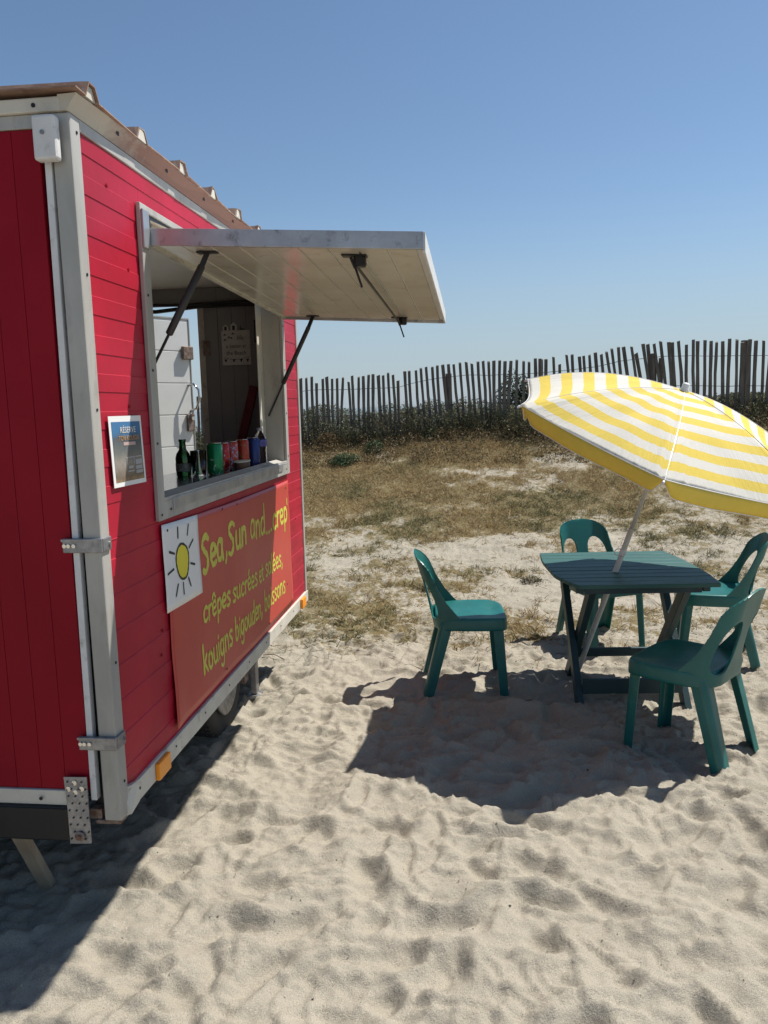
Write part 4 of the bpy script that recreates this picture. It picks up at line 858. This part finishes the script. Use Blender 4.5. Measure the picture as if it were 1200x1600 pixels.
def rrect(hx, hyf, hyb, n=52):                            # rounded seat outline
    o = []
    for k in range(n):
        a = 2*math.pi*k/n; c, s_ = math.cos(a), math.sin(a); e = 2/5.0
        x = math.copysign(abs(c)**e, c); y = math.copysign(abs(s_)**e, s_)
        o.append((hx*x*(1.0 if y > 0 else 1-.10*abs(y)), (hyf if y > 0 else hyb)*y))
    return o
base = rrect(.212, .205, .185); rings = []
for sc_, dz in ((0.02, -.014), (.35, -.013), (.6, -.010), (.8, -.005), (.92, 0), (.975, .001), (1.0, -.004), (1.012, -.014), (1.018, -.040), (1.02, -.068)):
    rings.append([(x*sc_, y*sc_+.008, .437+dz-(.010*max(0, (y-.12)/.08)**2 if sc_ > .5 else 0)) for x, y in base])
mb_seat = MB(); n = len(base); mb_seat.add([p for r in rings for p in r], [(i*n+k, i*n+(k+1)%n, (i+1)*n+(k+1)%n, (i+1)*n+k) for i in range(len(rings)-1) for k in range(n)]+[tuple(range(n))[::-1]])
def leg_mb(sx, front):
    mb = MB(); stn = [(0, .95), (.12, .82), (.5, .76), (1, .70)]
    if front: a = Vector((sx*.196, .188, .405)); b = Vector((sx*.207, .218, -.03)); w0 = .074; dirx, diry = -sx, -1
    else: a = Vector((sx*.192, -.150, .42)); b = Vector((sx*.205, -.262, -.03)); w0 = .090; dirx, diry = -sx, 1
    vs = []; m = 9
    for f_, k in stn:
        c = a.lerp(b, f_ if f_ < 1 else 1); w = w0*k; r = w*.38
        ring = [(w*1.0, 0)]+[(r-r*math.sin(t), r-r*math.cos(t)) for t in [math.pi/2*q/4 for q in range(5)]]+[(0, w*.92)]
        # outer L profile then inner offset -> closed thin section
        th = .006
        inner = [(w*1.0, th)]+[(th+(r)*(1-math.sin(t)), th+(r)*(1-math.cos(t))) for t in [math.pi/2*q/4 for q in range(5)]]+[(th, w*.92)]
        loop = ring+inner[::-1]
        for (u, v) in loop: vs.append((c.x+dirx*u-dirx*.02*0, c.y+diry*v, c.z))
    L_ = len(loop); fs = [(i*L_+k, i*L_+(k+1)%L_, (i+1)*L_+(k+1)%L_, (i+1)*L_+k) for i in range(len(stn)-1) for k in range(L_)]
    fs += [tuple(range(L_))[::-1], tuple((len(stn)-1)*L_+k for k in range(L_))]
    mb.add(vs, fs); return mb
def make_chair():
    t = thing('plastic_chair', '', 'chair', (0,0,0), 0, 'green plastic chairs round the table')
    o = mesh_obj('seat', mb_seat, M['green_plastic'], t, smooth=True, solid=.005)
    m = o.modifiers.new('sub', 'SUBSURF'); m.levels = m.render_levels = 1
    o = mesh_obj('backrest', mb_back, M['green_plastic'], t, smooth=True, solid=.009)
    m = o.modifiers.new('bevel', 'BEVEL'); m.width = .003; m.segments = 2; m.limit_method = 'ANGLE'; m.angle_limit = 1.0
    for sx in (-1, 1):
        for fr_ in (True, False): mesh_obj('leg', leg_mb(sx, fr_), M['green_plastic'], t, bevel=.002)
    return t
chair0 = make_chair()
def copy_tree(o, parent=None):
    c = o.copy(); COL.objects.link(c); c.parent = parent
    for ch in o.children: copy_tree(ch, c)
    return c
CH = [(-.045, 4.275, math.atan2(-1, .07), 0, 'green plastic chair standing alone left of the table, seen side on'),
      (.965, 3.49, math.atan2(.78, .62), .0, 'green plastic chair in front of the table, back turned to the viewer'),
      (.830, 5.085, math.atan2(-.40, -.92)+math.pi*0, .0, 'green plastic chair behind the table, facing the viewer'),
      (1.455, 4.80, math.atan2(.98, .16), 0, 'green plastic chair at the right end of the table, cut by the photo edge')]
for k, (x, y, rz, dz, lab) in enumerate(CH):
    c = chair0 if k == 0 else copy_tree(chair0)
    fwd = None; c.location = (x, y, ground_z(x, y)*.5+.002+dz); c.rotation_euler = (random.uniform(-.012, .012), random.uniform(-.012, .012), rz); c['label'] = lab

# ------------------------------------------------------------------ folding table
TC = (.805, 4.275, 0); tb = thing('folding_table', 'dark green slatted wooden folding table with the parasol pole through it', 'table', TC, math.radians(5))
tb['_o'] = [0, 0, 0]; zt = .695
ns = 10; hy = .435; pw = 2*hy/ns
def halfx(y, side):
    a = abs(y)/hy; return .400-(.075 if y < 0 and side < 0 else .030)*max(0, (a-.35)/.65)**1.4
for k in range(ns):
    y0 = -hy+k*pw+.0025; y1 = y0+pw-.006; pts_ = [(-halfx(y0, -1), y0), (halfx(y0, 1), y0), (halfx((y0+y1)/2, 1), (y0+y1)/2), (halfx(y1, 1), y1), (-halfx(y1, -1), y1), (-halfx((y0+y1)/2, -1), (y0+y1)/2)]
    mb = MB(); mb.poly_extrude(pts_, lambda u, v, t: (u, v, zt-.020+t), .020+random.uniform(-.001, .001)); mesh_obj('slat', mb, M['green_wood'], tb, bevel=.003)
for sx in (-1, 1):
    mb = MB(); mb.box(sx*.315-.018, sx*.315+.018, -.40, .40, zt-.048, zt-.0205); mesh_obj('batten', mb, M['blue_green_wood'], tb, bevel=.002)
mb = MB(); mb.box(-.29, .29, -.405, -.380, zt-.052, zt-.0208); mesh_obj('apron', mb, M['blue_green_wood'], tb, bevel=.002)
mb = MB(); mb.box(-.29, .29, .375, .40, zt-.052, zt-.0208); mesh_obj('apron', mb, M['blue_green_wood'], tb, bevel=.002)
for sx in (-1, 1):
    for (ya, yb, off) in ((.22, -.29, .278), (-.335, .24, .238)):
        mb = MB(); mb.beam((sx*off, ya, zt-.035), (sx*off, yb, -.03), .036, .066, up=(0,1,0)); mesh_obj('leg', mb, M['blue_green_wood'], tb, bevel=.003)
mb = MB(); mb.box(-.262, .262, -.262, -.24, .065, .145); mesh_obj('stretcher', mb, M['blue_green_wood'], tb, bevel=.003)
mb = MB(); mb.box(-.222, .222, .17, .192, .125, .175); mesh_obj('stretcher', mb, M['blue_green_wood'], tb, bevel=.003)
for sx in (-1, 1):
    mb = MB(); mb.tube([(sx*.225, -.04, .345), (sx*.298, -.04, .345)], .006, 8); mesh_obj('bolt', mb, M['galv'], tb)

# ------------------------------------------------------------------ beach umbrella
HUB = Vector((1.024, 3.937, 1.641)); BASE = Vector((.522, 4.325, -.10)); RU, SAG, PH = .838, .243, 4.672
nU = (HUB-BASE).normalized(); uU = nU.cross(Vector((0,0,1))).normalized(); vU = nU.cross(uU)
um = thing('beach_umbrella', 'tilted yellow and white striped beach parasol stuck through the table', 'parasol', tuple(BASE))
TIPO = {0: Vector((-.045, 0, .036)), 1: Vector((.032, 0, .026)), 2: Vector((-.024, .04, .0)), 3: Vector((-.03, .07, -.04)), 5: Vector((0, 0, .015))}
def rib(k, t):                                            # t 0 at apex, 1 at tip; ribs bent a little, some tips shaped to shift the cast shadow
    k = k % 6; off = TIPO.get(k, Vector((0, 0, 0)))*t**1.5
    a = PH+2*math.pi*k/6; dz = SAG*(t**(2.15 if k == 0 else 1.65)); rr = RU*t; return HUB+(uU*math.cos(a)+vU*math.sin(a))*rr-nU*dz+off
def cloth_mat():
    m, nt, b, out = new_mat('striped_canvas'); L = nt.links; uv = nt.nodes.new('ShaderNodeUVMap'); sx = nt.nodes.new('ShaderNodeSeparateXYZ'); L.new(uv.outputs[0], sx.inputs[0])
    mu = nt.nodes.new('ShaderNodeMath'); mu.operation = 'MULTIPLY'; mu.inputs[1].default_value = 7.0; L.new(sx.outputs[1], mu.inputs[0])
    fr_ = nt.nodes.new('ShaderNodeMath'); fr_.operation = 'FRACT'; L.new(mu.outputs[0], fr_.inputs[0])
    r = ramp(nt, fr_.outputs[0], [(.0, (.75,.73,.66)), (.49, (.75,.73,.66)), (.515, (.80,.63,.13)), (.985, (.80,.63,.13))]); r.color_ramp.elements[3].position = .99
    v = coords(nt, 'UV', (1, 1, 1)); n1 = noise(nt, 9, 4, .6, coords(nt, 'UV', (6, 1, 1)), .3); n2 = noise(nt, 400, 2, .5, coords(nt))
    mx = nt.nodes.new('ShaderNodeMixRGB'); mx.blend_type = 'MULTIPLY'; mx.inputs[0].default_value = .35; L.new(r.outputs[0], mx.inputs[1]); L.new(n1.outputs[0], mx.inputs[2])
    L.new(r.outputs[0], b.inputs['Base Color']); b.inputs['Roughness'].default_value = .8; b.inputs['Specular IOR Level'].default_value = .2
    ad = nt.nodes.new('ShaderNodeMath'); ad.operation = 'MULTIPLY_ADD'; ad.inputs[1].default_value = .15; L.new(n2.outputs[0], ad.inputs[0]); L.new(n1.outputs[0], ad.inputs[2]); bp = bump(nt, b, ad.outputs[0], .35, .012)
    t = nt.nodes.new('ShaderNodeBsdfTranslucent'); L.new(r.outputs[0], t.inputs[0]); L.new(bp.outputs[0], t.inputs['Normal'])
    ms = nt.nodes.new('ShaderNodeMixShader'); ms.inputs[0].default_value = .24; L.new(b.outputs[0], ms.inputs[1]); L.new(t.outputs[0], ms.inputs[2]); L.new(ms.outputs[0], out.inputs[0]); return m
M['canvas'] = cloth_mat()
M['valance'] = surf('yellow_valance', (.82,.60,.09), (.76,.55,.08), .8, nscale=14, bscale=300, bstr=.1)
nt_, nw = 44, 36; vs = []; fs = []; uvs = []
for k in range(6):
    o = len(vs)
    for i in range(nt_+1):
        t = i/nt_
        for j in range(nw+1):
            w = j/nw; A = rib(k, t); B_ = rib(k+1, t); p = A.lerp(B_, w); e = 4*w*(1-w)
            p = p+nU*(-.018*e*t+.004*e*math.sin(t*math.pi))      # fabric sinks between ribs
            inw = (HUB-nU*SAG-p); p = p+inw.normalized()*(.030*e*t**3)
            fan = math.exp(-min(w, 1-w)*7)*sstep(.35, 1, np.array(t))
            p = p+nU*float(.0055*fan*math.sin(min(w, 1-w)*95*(.6+.4*t)+k*2)+.003*fan*math.sin(min(w, 1-w)*170+t*5+k))
            p = p+nU*float(.010*(vn(np.array([w*5+k*7.]), np.array([t*4.]), 301)[0]-.5))*min(1, t*3)*min(1, e*4)
            vs.append(p); uvs.append((w+k, 1-t))
    for i in range(nt_):
        for j in range(nw):
            a = o+i*(nw+1)+j; fs.append((a, a+1, a+nw+2, a+nw+1))
mb = MB(); mb.add(vs, fs); can_ = mesh_obj('canopy', mb, M['canvas'], um, smooth=True, solid=.0012)
ul = can_.data.uv_layers.new(name='UVMap')
for lp in can_.data.loops: ul.data[lp.index].uv = uvs[lp.vertex_index]
for k in range(6):                                        # valance panels hanging from the hem
    vs = []; fs = []; g_ = Vector((0,0,-1)); d0 = (-nU*.55+g_*.45).normalized()
    for j in range(nw+1):
        w = j/nw; e = 4*w*(1-w); A = rib(k, 1); B_ = rib(k+1, 1); p = A.lerp(B_, w)-nU*.018*e; inw = (HUB-nU*SAG-p).normalized(); p = p+inw*.030*e
        Lh = .074*min(1, (min(w, 1-w)/.07+.12))
        for q in range(5):
            f_ = q/4; vs.append(p+d0*(Lh*f_)+inw*(.010*f_*math.sin(w*9+k)+.012*f_*f_-.0015))
    for j in range(nw):
        for q in range(4): a = j*5+q; fs.append((a, a+5, a+6, a+1))
    mb = MB(); mb.add(vs, fs); va = mesh_obj('valance', mb, M['valance'], um, smooth=True, solid=.0012)
    mb = MB(); mb.tube([vs[j*5+4] for j in range(nw+1)], .0022, 5); mesh_obj('piping', mb, M['paper'], va)
    mb = MB(); mb.tube([vs[j*5]+nU*.001 for j in range(nw+1)], .0020, 5); mesh_obj('hem_piping', mb, M['paper'], va)
for k in range(6):
    mb = MB(); mb.tube([rib(k, i/12)-nU*.010 for i in range(13)], .003, 6); rb = mesh_obj('rib', mb, M['pole'], um)
    a = rib(k, .48)-nU*.012; b = HUB-nU*.36; mb = MB(); mb.tube([a, b+(a-b).normalized()*.02], .003, 6); mesh_obj('stay', mb, M['pole'], rb)
    mb = MB(); mb.tube([rib(k, .985)-nU*.004, rib(k, 1.012)-nU*.006, rib(k, 1.02)-nU*.008], [.004, .006, .003], 8); mesh_obj('rib_tip', mb, M['paper'], rb)
    mb = MB(); mb.tube([rib(k, .04+.96*i/24)+nU*.0012 for i in range(25)], .0016, 5); mesh_obj('seam', mb, M['canvas'] if False else M['paper'], can_)
mb = MB(); mb.tube([BASE, HUB-nU*.75], .0145, 14); mesh_obj('pole', mb, M['pole'], um, smooth=True)
mb = MB(); mb.tube([HUB-nU*.76, HUB+nU*.01], .011, 14); mesh_obj('upper_pole', mb, M['pole'], um, smooth=True)
mb = MB(); mb.tube([HUB-nU*.39, HUB-nU*.34], .022, 14); mesh_obj('runner', mb, M['paper'], um, smooth=True)
mb = MB(); mb.tube([HUB-nU*.002, HUB+nU*.006, HUB+nU*.012, HUB+nU*.034, HUB+nU*.040], [.024, .024, .017, .018, .010], 16); mesh_obj('finial', mb, M['paper'], um, smooth=True)
c = BASE+(HUB-BASE)*.52; mb = MB(); mb.tube([c+Vector((-.022+.020*math.cos(a), 0, .018*math.sin(a))) for a in [2*math.pi*k/16 for k in range(17)]], .003, 6); mb.tube([c-nU*.015, c+nU*.015], .0175, 12); mesh_obj('hook', mb, M['paper'], um)

# ------------------------------------------------------------------ sand litter
nr_ = 1500; rx = RNG.uniform(-1.2, 3.6, nr_); ry = 4.5+RNG.uniform(0, 1, nr_)**1.3*3.5
jx = np.clip(np.searchsorted(gx, rx), 1, nx-1); jy = np.clip(np.searchsorted(gy, ry), 1, ny-1); th = RNG.uniform(0, 6.28, nr_); el = RNG.uniform(.02, .35, nr_)
rt = scatter_tris('dry_roots', np.stack([rx, ry, Z[jy, jx]+.002], 1), np.stack([np.cos(th)*np.cos(el), np.sin(th)*np.cos(el), np.sin(el)], 1), RNG.uniform(.03, .11, nr_), RNG.uniform(.003, .006, nr_), pick([(.12,.09,.05), (.07,.055,.035), (.22,.17,.10)], nr_), M['blade']); rt['kind'] = 'stuff'
def twig(label, px, py, segs, r):
    p0 = at_px(px, py); z = ground_z(p0[0], p0[1]); t = thing('twig', label, 'twig', (p0[0], p0[1], z))
    for sg in segs:
        mb = MB(); q = [(p0[0]+a, p0[1]+b, z+.004+c) for a, b, c in sg]; mb.tube(q, [r]*(len(q)-1)+[r*.5], 6); mesh_obj('stick', mb, M['twig'], t)
    return t
twig('forked brown twig lying on sand below the parasol shadow', 815, 1306, [[(-.06,-.01,.004),(-.02,.0,.006),(.03,.005,.008),(.055,.018,.010)], [(-.05,-.014,.004),(.0,-.018,.006),(.04,-.004,.006)], [(-.02,0,.006),(.0,.014,.010)]], .0042)
twig('thin dark stick on sand just right of the trailer wheel', 432, 1035, [[(-.10,.05,.0),(-.02,.02,.016),(.07,-.05,.004)], [(-.05,.0,.0),(.02,-.06,.006)]], .003)
twig('small dark stick inside the parasol shadow', 785, 1168, [[(-.03,-.01,.0),(.0,.002,.004),(.035,.012,.002)]], .0022)
nbt = 2600; bx = RNG.uniform(-1.4, 3.0, nbt); by = RNG.uniform(1.3, 7, nbt); jx = np.clip(np.searchsorted(gx, bx), 1, nx-1); jy = np.clip(np.searchsorted(gy, by), 1, ny-1)
nr = RNG.normal(size=(nbt, 3)); nr[:, 2] = np.abs(nr[:, 2])+1.2; nr /= np.linalg.norm(nr, axis=1)[:, None]
me = leaf_mesh('beach_debris', np.stack([bx, by, Z[jy, jx]+.002], 1), nr, RNG.uniform(.003, .009, nbt)*np.where(RNG.uniform(0, 1, nbt) < .06, 1.8, 1), pick([(.06,.04,.03), (.12,.08,.05), (.03,.03,.03), (.5,.47,.42)], nbt), M['blade'])
o = D.objects.new('beach_debris', me); COL.objects.link(o); o['kind'] = 'stuff'

for o in D.objects:
    if '_o' in o: del o['_o']
